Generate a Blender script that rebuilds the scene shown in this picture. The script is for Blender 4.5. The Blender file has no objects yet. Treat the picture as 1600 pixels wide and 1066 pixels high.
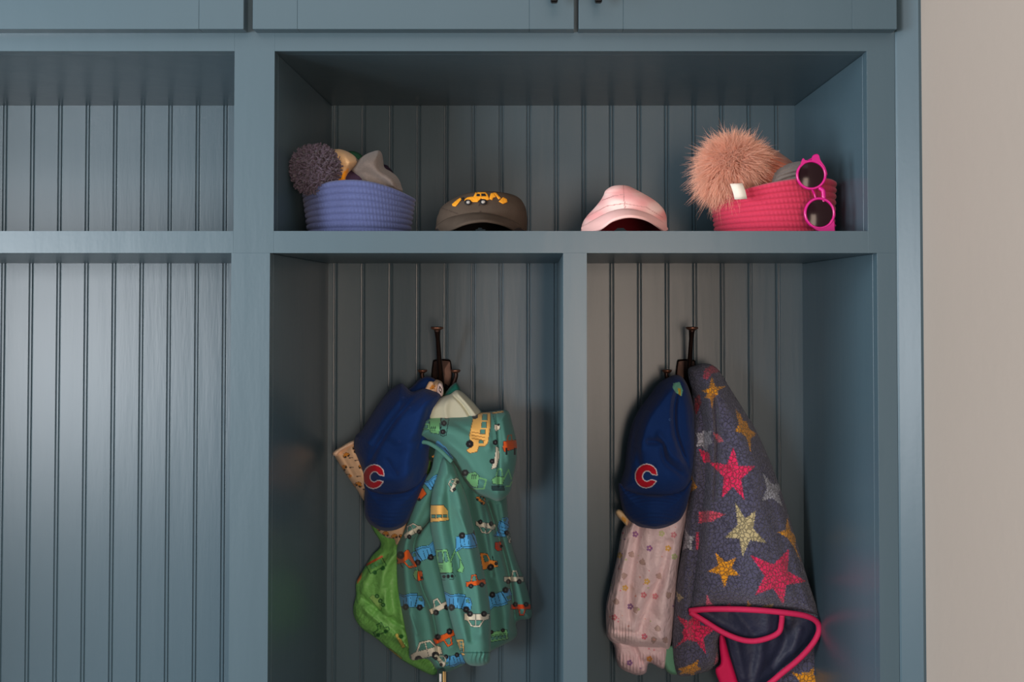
import bpy, math, random
import numpy as np
random.seed(7); rng = np.random.default_rng(7)

# ------------------------------------------------------------------ camera, light, exposure
F = 1624.0; PPX, PPY = 838.0, 432.0; PITCH = math.radians(1.3)
EYE = 1.35; CY = -1.45; DEP = 0.414          # eye height, camera distance, locker depth (m)
sc = bpy.context.scene; COL = sc.collection
cam_d = bpy.data.cameras.new('camera'); cam = bpy.data.objects.new('camera', cam_d); COL.objects.link(cam)
cam.location = (0, CY, EYE); cam.rotation_euler = (math.pi/2 + PITCH, 0, 0)
cam_d.sensor_width = 36; cam_d.lens = F/1600*36
cam_d.shift_x = (800-PPX)/1600; cam_d.shift_y = (PPY-533)/1600
cam_d.clip_start = 0.05
sc.camera = cam
w = bpy.data.worlds.new('world'); sc.world = w; w.use_nodes = True
w.node_tree.nodes['Background'].inputs[0].default_value = (0.92, 0.95, 1.0, 1)
w.node_tree.nodes['Background'].inputs[1].default_value = 0.20
def area(name, loc, target, sx, sy, power, color):
    l = bpy.data.lights.new(name, 'AREA'); l.shape = 'RECTANGLE'; l.size = sx; l.size_y = sy
    l.energy = power; l.color = color
    o = bpy.data.objects.new(name, l); COL.objects.link(o); o.location = loc
    import mathutils
    o.rotation_euler = (mathutils.Vector(target)-mathutils.Vector(loc)).to_track_quat('-Z', 'Y').to_euler()
    return o
area('window_daylight', (-2.35, -3.0, 1.12), (-0.5, 0, 1.2), 0.9, 1.1, 62, (0.94, 0.96, 1.0))
area('side_window_daylight', (-2.5, -1.05, 1.5), (0.45, -0.2, 1.2), 1.3, 1.4, 58, (0.86, 0.94, 1.0))
area('lamp_light_warm', (0.50, -3.0, 1.12), (0.15, 0, 1.15), 0.6, 1.0, 29, (1.0, 0.77, 0.62))
area('ceiling_bounce_fill', (-0.2, -1.5, 2.55), (-0.2, -0.6, 1.2), 2.2, 1.3, 10, (1.0, 0.95, 0.90))  # added panel standing in for light bounced off the unseen ceiling
vs = sc.view_settings; vs.view_transform = 'Standard'; vs.look = 'None'; vs.gamma = 1; vs.exposure = 0.13
vs.use_curve_mapping = False

# ------------------------------------------------------------------ helpers
def lin(c):
    c = np.asarray(c, float)/255.0
    return np.where(c <= 0.04045, c/12.92, ((c+0.055)/1.055)**2.4)
cp, sp = math.cos(PITCH), math.sin(PITCH)
def P(px, py, Y):
    """the place in the room at depth Y that the photograph shows at (px, py)"""
    px, py, Y = np.broadcast_arrays(np.asarray(px, float), np.asarray(py, float), np.asarray(Y, float))
    u = (px-PPX)/F; v = (PPY-py)/F
    dy = cp - v*sp; dz = sp + v*cp
    t = (Y-CY)/dy
    return np.stack([t*u, Y, EYE + t*dz], -1)
def X(px, Y=0.0): return float(P(px, 470, Y)[0])
def Z(py, Y=0.0): return float(P(838, py, Y)[2])

def link(o, parent=None):
    COL.objects.link(o)
    if parent is not None: o.parent = parent
    return o
def tag(o, label=None, cat=None, group=None, kind=None):
    for k, v in (('label', label), ('category', cat), ('group', group), ('kind', kind)):
        if v: o[k] = v
    return o
def thing(name, loc, label, cat, group=None):
    o = bpy.data.objects.new(name, None); o.empty_display_size = 0.02
    o.location = [float(v) for v in loc]; link(o); tag(o, label, cat, group); return o
def origin(p):
    v = np.zeros(3)
    while p is not None: v += np.array(p.location); p = p.parent
    return v
def mesh(name, V, Fs, mats, parent=None, smooth=True, col=None, midx=None, loc=None):
    V = np.asarray(V, float)
    org = origin(parent)
    if parent is None and loc is None:
        loc = [(V[:, 0].min()+V[:, 0].max())/2, (V[:, 1].min()+V[:, 1].max())/2, V[:, 2].min()]
    base = org + (np.array(loc) if loc is not None else 0)
    L = V - base
    me = bpy.data.meshes.new(name)
    if isinstance(Fs, np.ndarray):
        n, k = Fs.shape
        me.vertices.add(len(L)); me.vertices.foreach_set('co', L.astype(np.float32).ravel())
        me.loops.add(n*k); me.loops.foreach_set('vertex_index', Fs.astype(np.int32).ravel())
        me.polygons.add(n); me.polygons.foreach_set('loop_start', np.arange(0, n*k, k, dtype=np.int32))
        me.polygons.foreach_set('loop_total', np.full(n, k, np.int32))
        me.update(calc_edges=True)
    else:
        me.from_pydata([tuple(v) for v in L], [], [tuple(int(i) for i in f) for f in Fs])
    me.polygons.foreach_set('use_smooth', np.full(len(me.polygons), bool(smooth)))
    if not isinstance(mats, (list, tuple)): mats = [mats]
    for m in mats: me.materials.append(m)
    if midx is not None: me.polygons.foreach_set('material_index', np.asarray(midx, np.int32))
    if col is not None:
        a = me.color_attributes.new('Col', 'FLOAT_COLOR', 'POINT')
        c = np.ones((len(V), 4), np.float32); c[:, :3] = col
        a.data.foreach_set('color', c.ravel())
    me.validate()
    o = bpy.data.objects.new(name, me)
    if loc is not None: o.location = [float(v) for v in loc]
    return link(o, parent)
class MB:
    """collects simple solids into one mesh"""
    def __init__(s): s.V = []; s.F = []
    def add(s, V, Fs):
        b = len(s.V); s.V += [tuple(v) for v in V]; s.F += [tuple(i+b for i in f) for f in Fs]; return s
    def box(s, x0, x1, y0, y1, z0, z1, c=0.0012):
        if x0 > x1: x0, x1 = x1, x0
        if z0 > z1: z0, z1 = z1, z0
        if y0 > y1: y0, y1 = y1, y0
        c = min(c, (x1-x0)/3, (y1-y0)/3, (z1-z0)/3)
        # chamfered box: three quads per axis pair
        V = []; idx = {}
        lo = (x0, y0, z0); hi = (x1, y1, z1)
        for sx in (0, 1):
            for sy in (0, 1):
                for sz in (0, 1):
                    for a in range(3):
                        p = [hi[k] if (sx, sy, sz)[k] else lo[k] for k in range(3)]
                        for k in range(3):
                            if k != a: p[k] += (-c if (sx, sy, sz)[k] else c)
                        idx[(sx, sy, sz, a)] = len(V); V.append(p)
        Fs = []
        for a in range(3):
            b_, c_ = (a+1) % 3, (a+2) % 3
            for sa in (0, 1):
                q = []
                for (u, v) in ((0, 0), (1, 0), (1, 1), (0, 1)):
                    k = [0, 0, 0]; k[a] = sa; k[b_] = u; k[c_] = v
                    q.append(idx[(k[0], k[1], k[2], a)])
                Fs.append(q if sa else q[::-1])
        for a in range(3):              # edges along axis a
            b_, c_ = (a+1) % 3, (a+2) % 3
            for u in (0, 1):
                for v in (0, 1):
                    k0 = [0, 0, 0]; k0[b_] = u; k0[c_] = v; k1 = list(k0); k1[a] = 1
                    q = [idx[(*k0, b_)], idx[(*k1, b_)], idx[(*k1, c_)], idx[(*k0, c_)]]
                    Fs.append(q if (u == v) else q[::-1])
        for sx in (0, 1):
            for sy in (0, 1):
                for sz in (0, 1):
                    q = [idx[(sx, sy, sz, 0)], idx[(sx, sy, sz, 1)], idx[(sx, sy, sz, 2)]]
                    Fs.append(q if (sx+sy+sz) % 2 else q[::-1])
        return s.add(V, Fs)
    def tube(s, pts, rad, n=14, cap=True):
        pts = np.asarray(pts, float); m = len(pts)
        rad = np.broadcast_to(np.asarray(rad, float).reshape(-1, 1) if np.ndim(rad) == 1 else np.asarray(rad, float), (m, 1) if np.ndim(rad) < 2 else (m, 2))
        if rad.shape[1] == 1: rad = np.repeat(rad, 2, 1)
        T = np.gradient(pts, axis=0); T /= np.linalg.norm(T, axis=1)[:, None]+1e-12
        up = np.array([0, 0, 1.0]) if abs(T[0][2]) < .9 else np.array([0, 1.0, 0])
        b = len(s.V); N = np.cross(T[0], up); N /= np.linalg.norm(N)
        for i in range(m):
            N = N - T[i]*N.dot(T[i]); N /= np.linalg.norm(N); B = np.cross(T[i], N)
            for k in range(n):
                a = 2*math.pi*k/n
                s.V.append(tuple(pts[i] + rad[i][0]*math.cos(a)*N + rad[i][1]*math.sin(a)*B))
        for i in range(m-1):
            for k in range(n):
                k2 = (k+1) % n
                s.F.append((b+i*n+k, b+i*n+k2, b+(i+1)*n+k2, b+(i+1)*n+k))
        if cap:
            s.F.append(tuple(b+k for k in range(n))[::-1]); s.F.append(tuple(b+(m-1)*n+k for k in range(n)))
        return s
    def lathe(s, prof, c, axis='z', n=28, sx=1.0, sy=1.0):
        b = len(s.V); m = len(prof)
        for (r, h) in prof:
            for k in range(n):
                a = 2*math.pi*k/n; u, v = r*math.cos(a)*sx, r*math.sin(a)*sy
                s.V.append((c[0]+u, c[1]+v, c[2]+h) if axis == 'z' else (c[0]+u, c[1]-h, c[2]+v))
        for i in range(m-1):
            for k in range(n):
                k2 = (k+1) % n; q = (b+i*n+k, b+i*n+k2, b+(i+1)*n+k2, b+(i+1)*n+k)
                s.F.append(q)
        return s
    def build(s, name, m, parent=None, smooth=False, **kw):
        return mesh(name, s.V, s.F, m, parent, smooth=smooth, **kw)

# ------------------------------------------------------------------ materials
def mat(name, color, rough=.5, metal=0, spec=.5, bump=None, sheen=0, attr=False, noise=None, voro=None, coat=0, trans=0, ior=1.45, alpha=None):
    m = bpy.data.materials.new(name); m.use_nodes = True
    nt = m.node_tree; b = nt.nodes['Principled BSDF']; I = b.inputs
    c = tuple(lin(color))+(1,)
    I['Base Color'].default_value = c; I['Roughness'].default_value = rough
    I['Metallic'].default_value = metal; I['Specular IOR Level'].default_value = spec
    I['Sheen Weight'].default_value = sheen; I['Coat Weight'].default_value = coat
    I['Transmission Weight'].default_value = trans; I['IOR'].default_value = ior
    tc = nt.nodes.new('ShaderNodeTexCoord')
    src = None
    if attr:
        a = nt.nodes.new('ShaderNodeAttribute'); a.attribute_name = 'Col'; src = a.outputs['Color']
    if noise:                                   # (scale, amount) mild mottling of the colour
        n = nt.nodes.new('ShaderNodeTexNoise'); n.inputs['Scale'].default_value = noise[0]; n.inputs['Detail'].default_value = 5
        nt.links.new(tc.outputs['Object'], n.inputs['Vector'])
        mr = nt.nodes.new('ShaderNodeMapRange'); mr.inputs['To Min'].default_value = 1-noise[1]; mr.inputs['To Max'].default_value = 1+noise[1]
        nt.links.new(n.outputs['Fac'], mr.inputs['Value'])
        mx = nt.nodes.new('ShaderNodeVectorMath'); mx.operation = 'SCALE'
        if src is None:
            rgb = nt.nodes.new('ShaderNodeRGB'); rgb.outputs[0].default_value = c; src = rgb.outputs[0]
        nt.links.new(src, mx.inputs[0]); nt.links.new(mr.outputs[0], mx.inputs['Scale']); src = mx.outputs[0]
    if src is not None: nt.links.new(src, I['Base Color'])
    last = None
    if bump:
        for (kind, scale, dist) in bump:
            sv = scale if isinstance(scale, (tuple, list)) else (1, 1, 1)
            mp = nt.nodes.new('ShaderNodeMapping'); mp.inputs['Scale'].default_value = sv
            nt.links.new(tc.outputs['Object'], mp.inputs['Vector'])
            if kind == 'voronoi':
                t = nt.nodes.new('ShaderNodeTexVoronoi'); t.feature = 'DISTANCE_TO_EDGE'
                out = t.outputs['Distance']
            else:
                t = nt.nodes.new('ShaderNodeTexNoise'); t.inputs['Detail'].default_value = 4; out = t.outputs['Fac']
            t.inputs['Scale'].default_value = 1.0 if isinstance(scale, (tuple, list)) else scale
            nt.links.new(mp.outputs[0], t.inputs['Vector'])
            if kind == 'voronoi':
                cl = nt.nodes.new('ShaderNodeMapRange'); cl.inputs['From Max'].default_value = .25
                nt.links.new(out, cl.inputs['Value']); out = cl.outputs[0]
            bp = nt.nodes.new('ShaderNodeBump'); bp.inputs['Distance'].default_value = dist; bp.inputs['Strength'].default_value = 1
            nt.links.new(out, bp.inputs['Height'])
            if last: nt.links.new(last, bp.inputs['Normal'])
            last = bp.outputs['Normal']
        nt.links.new(last, I['Normal'])
    return m
PAINT = (72, 93, 103)
M = {}
M['paint'] = mat('slate_blue_paint', PAINT, .34, spec=.6, noise=(3, .03), bump=[('noise', (18, 18, 3), .0008), ('noise', 160, .00006)])
M['bead'] = mat('slate_blue_beadboard_paint', PAINT, .32, spec=.58, noise=(4, .03), bump=[('noise', (50, 50, 5), .0003), ('noise', (300, 300, 30), .00008)])
M['wall'] = mat('beige_wall_paint', (174, 160, 148), .75, noise=(5, .02), bump=[('noise', 60, .0004)])
M['floorwood'] = mat('brown_floor_wood', (84, 66, 54), .45, noise=(9, .15))
M['ceil'] = mat('white_ceiling_paint', (215, 213, 208), .85)
M['bronze'] = mat('oil_rubbed_bronze', (56, 40, 34), .38, metal=.75, spec=.5, noise=(60, .2))
M['copper'] = mat('copper_toned_bronze', (150, 104, 84), .33, metal=.8, noise=(80, .15))  # lighter copper tone for the hook knobs
M['black'] = mat('black_metal_pull', (20, 19, 20), .35, metal=.6)
M['cloth'] = mat('printed_cotton', (255, 255, 255), .82, spec=.25, sheen=.12, attr=True, bump=[('noise', 900, .00012), ('noise', 38, .0014)])
M['twill'] = mat('navy_twill', (255, 255, 255), .8, spec=.2, sheen=.1, attr=True, noise=(90, .10), bump=[('noise', 1100, .0002), ('noise', 55, .0016)])
M['nylon'] = mat('thin_windbreaker', (255, 255, 255), .42, spec=.5, attr=True, bump=[('noise', 42, .006), ('noise', 110, .0016)])
M['sherpa'] = mat('sherpa_fleece', (255, 255, 255), .95, spec=.1, sheen=.35, attr=True, bump=[('noise', 260, .0012), ('noise', 700, .0008)])
def sherpa_gaps(m):
    nt = m.node_tree; b = nt.nodes['Principled BSDF']
    src = b.inputs['Base Color'].links[0].from_socket
    tc = nt.nodes.new('ShaderNodeTexCoord'); nz = nt.nodes.new('ShaderNodeTexNoise'); nz.inputs['Scale'].default_value = 90
    ad = nt.nodes.new('ShaderNodeMixRGB'); ad.blend_type = 'ADD'; ad.inputs[0].default_value = .010
    v = nt.nodes.new('ShaderNodeTexVoronoi'); v.feature = 'DISTANCE_TO_EDGE'; v.inputs['Scale'].default_value = 150
    r = nt.nodes.new('ShaderNodeMapRange'); r.inputs['From Max'].default_value = .14; r.inputs['To Min'].default_value = .42
    mx = nt.nodes.new('ShaderNodeVectorMath'); mx.operation = 'SCALE'
    L = nt.links.new
    L(tc.outputs['Object'], nz.inputs['Vector']); L(tc.outputs['Object'], ad.inputs[1]); L(nz.outputs['Color'], ad.inputs[2])
    L(ad.outputs[0], v.inputs['Vector']); L(v.outputs['Distance'], r.inputs['Value']); L(src, mx.inputs[0]); L(r.outputs[0], mx.inputs['Scale'])
    L(mx.outputs[0], b.inputs['Base Color'])
    bp = nt.nodes.new('ShaderNodeBump'); bp.inputs['Distance'].default_value = .0022; L(r.outputs[0], bp.inputs['Height'])
    old = b.inputs['Normal'].links[0].from_socket; L(old, bp.inputs['Normal']); L(bp.outputs[0], b.inputs['Normal'])
sherpa_gaps(M['sherpa'])
M['lining'] = mat('navy_lining', (46, 50, 72), .5, spec=.4, bump=[('noise', 45, .003)])
M['binding'] = mat('pink_binding', (228, 48, 100), .6, spec=.3, bump=[('noise', 500, .0003)])
M['rope_blue'] = mat('blue_cotton_rope', (92, 104, 152), .85, spec=.2, sheen=.2, noise=(300, .12), bump=[('noise', 700, .0006)])
M['rope_pink'] = mat('pink_cotton_rope', (206, 58, 88), .85, spec=.2, sheen=.2, noise=(300, .12), bump=[('noise', 700, .0006)])
M['tab'] = mat('white_cotton_tab', (232, 222, 206), .8, bump=[('noise', 900, .0002)])
M['yarn'] = mat('dark_mauve_yarn', (92, 80, 96), .9, spec=.15, sheen=.3, noise=(120, .25))
M['fur'] = mat('peach_faux_fur', (255, 192, 162), .62, spec=.3, sheen=.3, noise=(60, .16))
M['magenta'] = mat('magenta_plastic', (204, 14, 124), .22, spec=.5, coat=.4)
M['lens'] = mat('dark_lens', (34, 16, 20), .12, spec=.22)
M['knit_grey'] = mat('grey_knit', (122, 112, 106), .92, spec=.1, sheen=.2, noise=(260, .16), bump=[('noise', (420, 420, 900), .001)])
M['knit_tan'] = mat('tan_knit', (222, 178, 128), .9, spec=.1, sheen=.2, attr=True, bump=[('noise', 500, .0008)])
M['knit_rust'] = mat('rust_knit', (178, 104, 80), .9, spec=.1, sheen=.25, noise=(200, .12), bump=[('noise', 500, .001)])
M['knit_purple'] = mat('dark_purple_knit', (64, 48, 66), .9, spec=.1, bump=[('noise', 500, .001)])
M['brown_cap'] = mat('washed_brown_cotton', (96, 82, 70), .85, spec=.15, attr=True, noise=(70, .16), bump=[('noise', 900, .0003), ('noise', 45, .0012)])
M['pink_cap'] = mat('tie_dyed_pink_cotton', (236, 180, 172), .85, spec=.15, attr=True, bump=[('noise', 900, .0002), ('noise', 45, .0010)])
M['crimson'] = mat('crimson_lining', (150, 18, 40), .8)
M['dark_lining'] = mat('dark_lining', (40, 34, 32), .85)
M['orange_thread'] = mat('orange_thread', (240, 160, 36), .6, bump=[('noise', 1200, .0003)])
M['black_thread'] = mat('black_thread', (26, 24, 26), .7)
M['grey_thread'] = mat('grey_thread', (176, 170, 164), .6)
M['red_thread'] = mat('red_thread', (206, 24, 44), .55, bump=[('noise', 1500, .0003)])
M['white_thread'] = mat('white_thread', (228, 224, 224), .6, bump=[('noise', 1500, .0003)])
M['caulk'] = M['paint']

# ------------------------------------------------------------------ setting
FT = 0.019                                            # face frame thickness
YEND = -.016; XW = X(1441, YEND)+.0015                                    # the side wall
FLOOR_L = -3.0
def struct(name, mb, m, **kw): return tag(mb.build(name, m, **kw), kind='structure')
struct('floor', MB().box(FLOOR_L, XW+.12, -4.2, DEP+.16, -.05, 0), M['floorwood'])
struct('wall_right', MB().box(XW, XW+.12, -2.2, DEP+.16, 0, 2.6, .0001), M['wall'])
struct('wall_back', MB().box(FLOOR_L, XW, DEP+.02, DEP+.16, 0, 2.6), M['wall'])

# ------------------------------------------------------------------ built-in locker
xs = dict(lu=X(364), ll=X(361), mu0=X(427), ml0=X(421.5), md0=X(880), md1=X(917), mu1=X(1357), ml1=X(1371), end=X(1401))
zt = Z(80); zs1 = Z(361); zs0 = Z(395.5); ztop = 2.5; zbench = .48
XL = -1.25                                            # left end of the unit
TH = .018
unit = thing('mudroom_locker', (0, 0, 0), 'slate blue built-in mudroom locker with beadboard backs, open cubbies and doors above', 'locker')
ff = MB()
ff.box(xs['lu'], xs['mu0'], 0, FT, zs0+.0, zt+.3, .00015)          # post beside upper cubby
ff.box(xs['ll'], xs['ml0'], 0, FT, zbench, zs0, .00015)            # post beside lower bay
ff.box(xs['mu1'], xs['end'], 0, FT, zs0, zt+.3, .00015)
ff.box(xs['ml1'], xs['end'], 0, FT, zbench, zs0, .00015)
ff.box(xs['mu0'], xs['mu1'], 0, FT, zs0, zs1, .00015)        # shelf rail
ff.box(xs['mu0'], xs['mu1'], 0, FT, zt, zt+.3, .00015)             # rail above the cubby
ff.box(XL, xs['lu'], 0, FT, zs0, zs1, .00015)
ff.box(XL, xs['lu'], 0, FT, zt, zt+.3, .00015)
ff.box(xs['md0'], xs['md1'], 0, FT, zbench, zs0, .00015)
ff.box(XL-.05, XL, 0, FT, zbench, zt+.3, .00015)
ff.build('face_frame', M['paint'], unit)
def panel(name, *a, label=None):
    return tag(MB().box(*a).build(name, M['paint'], unit), label)
panel('side_panel', xs['lu'], xs['lu']+TH, FT, DEP, zs1, zt)            # right side of left unit, upper
panel('side_panel', xs['ll'], xs['ll']+TH, FT, DEP, zbench, zs0)
panel('side_panel', xs['mu0']-TH, xs['mu0'], FT, DEP, zs1, zt)
panel('side_panel', xs['ml0']-TH, xs['ml0'], FT, DEP, zbench, zs0)
panel('side_panel', xs['mu1'], xs['mu1']+TH, FT, DEP, zs1, zt)
panel('side_panel', xs['ml1'], xs['ml1']+TH, FT, DEP, zbench, zs0)
panel('side_panel', XL-.05, XL, FT, DEP, zbench, zt)
panel('divider', xs['md0'], xs['md1'], FT, DEP, zbench, zs0)
panel('shelf', xs['mu0']-TH, xs['mu1']+TH, FT, DEP, zs0, zs1)
panel('shelf', XL, xs['lu']+TH, FT, DEP, zs0, zs1)
panel('top_panel', xs['mu0']-TH, xs['mu1']+TH, FT, DEP, zt, zt+TH)
panel('top_panel', XL, xs['lu']+TH, FT, DEP, zt, zt+TH)
panel('cabinet_box', XL-.05, xs['end'], FT, DEP, zt+.022, ztop)
panel('bench_seat', XL-.05, xs['end'], -.12, DEP, zbench-.04, zbench)
panel('bench_base', XL-.05, xs['end'], -.06, DEP, 0.0, zbench-.04)
# end panel against the side wall, face slanted to mirror the window daylight
xe = xs['end']+.0004; ep = [(xe, .0), (xe+.002, -.0025), (XW-.004, YEND-.001), (XW-.0005, YEND), (XW+.02, YEND), (XW+.02, FT+.05), (xe, FT+.05)]
n_ = len(ep); mesh('end_panel', [(x, y, 0) for x, y in ep]+[(x, y, ztop) for x, y in ep], [tuple(range(n_)), tuple(range(n_, 2*n_))[::-1]]+[(k, n_+k, n_+(k+1) % n_, (k+1) % n_) for k in range(n_)], M['paint'], unit, smooth=False)
# beadboard: double groove with a bead every 43.2 px of the back plane
gx = [X(351+43.2*k, DEP-.006) for k in range(-14, 26)]
def beadboard(x0, x1, z0, z1):
    pts = [(x0, 0.0)]
    def groove(c):
        w_ = .0092
        prof = [(-w_/2, 0), (-w_/2+.0008, .0030), (-w_/2+.0022, .0034), (-w_/2+.0034, .0008), (-.0010, -.0002), (.0010, -.0002), (w_/2-.0034, .0008), (w_/2-.0022, .0034), (w_/2-.0008, .0030), (w_/2, 0)]
        return [(c+a, b*.62) for a, b in prof]
    for g in gx:
        for q in groove(g):
            if x0 < q[0] < x1: pts.append(q)
    pts.append((x1, 0.0))
    Yb = DEP-.006; V = []; Fs = []
    for (x, d) in pts: V += [(x, Yb+d, z0), (x, Yb+d, z1)]
    n = len(pts)
    for i in range(n-1): Fs.append((2*i, 2*i+2, 2*i+3, 2*i+1))
    b = len(V); V += [(x0, DEP+.006, z0), (x0, DEP+.006, z1), (x1, DEP+.006, z1), (x1, DEP+.006, z0)]
    Fs += [(b, b+1, b+2, b+3), (0, 1, b+1, b), (2*n-2, b+3, b+2, 2*n-1)]
    mesh('beadboard_back', V, Fs, M['bead'], unit, smooth=False)
beadboard(xs['mu0'], xs['mu1'], zs1, zt)
beadboard(xs['ml0'], xs['md0'], zbench, zs0)
beadboard(xs['md1'], xs['ml1'], zbench, zs0)
beadboard(XL, xs['lu'], zs1, zt)
beadboard(XL, xs['ll'], zbench, zs0)
# doors above (shaker: stiles, rails, recessed panel)
DY = -.021
def door(x0, x1, z0, z1, hx, label):
    sw = .062; m = MB()
    m.box(x0, x0+sw, DY, -.001, z0, z1, .0006); m.box(x1-sw, x1, DY, -.001, z0, z1, .0006)
    m.box(x0+sw, x1-sw, DY, -.001, z0, z0+sw, .0004); m.box(x0+sw, x1-sw, DY, -.001, z1-sw, z1, .0004)
    m.box(x0+sw, x1-sw, DY+.008, -.004, z0+sw, z1-sw)
    d = tag(m.build('cabinet_door', M['paint'], unit), label)
    if hx is not None:
        zb = Z(5, DY-.03)
        h = MB(); h.box(hx-.0048, hx+.0048, DY-.036, DY-.027, zb, zb+.16, .0015)
        for zz in (zb+.018, zb+.142): h.box(hx-.0045, hx+.0045, DY-.028, DY, zz-.005, zz+.005, .001)
        h.build('handle', M['black'], d)
zd = Z(45.5, DY)
door(XL+.0, X(378, DY), zd, ztop-.05, None, 'wide door above the left cubby')
door(X(392, DY), X(897.5, DY), zd, ztop-.05, X(866, DY-.03), 'door with handle at its right edge')
door(X(904.5, DY), X(1405, DY), zd, ztop-.05, X(935.5, DY-.03), 'door with handle at its left edge')

# ------------------------------------------------------------------ cloth tools
def cat(pts, n=5, closed=True):
    p = np.asarray(pts, float); m = len(p); out = []
    rngi = range(m) if closed else range(m-1)
    for i in rngi:
        if closed: a, b, c, d = p[(i-1) % m], p[i], p[(i+1) % m], p[(i+2) % m]
        else: a, b, c, d = p[max(i-1, 0)], p[i], p[i+1], p[min(i+2, m-1)]
        for k in range(n):
            t = k/n
            out.append(.5*((2*b)+(-a+c)*t+(2*a-5*b+4*c-d)*t*t+(-a+3*b-3*c+d)*t**3))
    if not closed: out.append(p[-1])
    return np.array(out)
def inside(pt, poly):
    x, y = pt[:, 0], pt[:, 1]; r = np.zeros(len(pt), bool); n = len(poly)
    for i in range(n):
        x1, y1 = poly[i]; x2, y2 = poly[(i+1) % n]
        if y1 == y2: continue
        c = ((y1 > y) != (y2 > y)) & (x < (x2-x1)*(y-y1)/(y2-y1)+x1)
        r ^= c
    return r
def near(pt, line, closed=True):
    n = len(line); best = np.full(len(pt), 1e18); bp = np.zeros_like(pt); par = np.zeros(len(pt))
    for i in range(n if closed else n-1):
        a = line[i]; b = line[(i+1) % n]; ab = b-a; L = ab.dot(ab)
        if L < 1e-12: continue
        t = np.clip(((pt-a) @ ab)/L, 0, 1); q = a+t[:, None]*ab
        d = ((pt-q)**2).sum(1); k = d < best
        best[k] = d[k]; bp[k] = q[k]; par[k] = (i+t[k])/max(1, n-1)
    return np.sqrt(best), bp, par
class Painter:
    def __init__(s, pt, base):
        s.p = pt; s.c = np.tile(lin(base), (len(pt), 1)); s.T = (0, 0, 1, 0, 1, 1)
    def at(s, cx, cy, sc_=1, rot=0, fx=1, fy=1): s.T = (cx, cy, sc_, math.radians(rot), fx, fy); return s
    def tr(s, pts):
        cx, cy, k, a, fx, fy = s.T; p = np.asarray(pts, float).copy().reshape(-1, 2)
        p[:, 0] *= fx*k; p[:, 1] *= fy*k
        c, n = math.cos(a), math.sin(a)
        return np.stack([cx+p[:, 0]*c-p[:, 1]*n, cy+p[:, 0]*n+p[:, 1]*c], 1)
    def _set(s, m, c): s.c[m] = lin(c)
    def _near(s, q, pad):
        lo, hi = q.min(0)-pad, q.max(0)+pad
        return np.where(((s.p >= lo) & (s.p <= hi)).all(1))[0]
    def poly(s, pts, c, line=None, w_=.8):
        q = s.tr(pts); k = s._near(q, w_+1)
        if len(k) == 0: return s
        if line is not None:
            d, _, _ = near(s.p[k], q); s._set(k[d < w_], line)
        if c is not None: s._set(k[inside(s.p[k], q)], c)
        return s
    def circ(s, x, y, r, c):
        q = s.tr([(x, y)])[0]; R = r*s.T[2]
        s._set(((s.p-q)**2).sum(1) < R*R, c); return s
    def line(s, pts, c, w_=.8):
        q = s.tr(pts); k = s._near(q, w_+1)
        if len(k): 
            d, _, _ = near(s.p[k], q, closed=False); s._set(k[d < w_], c)
        return s
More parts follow.
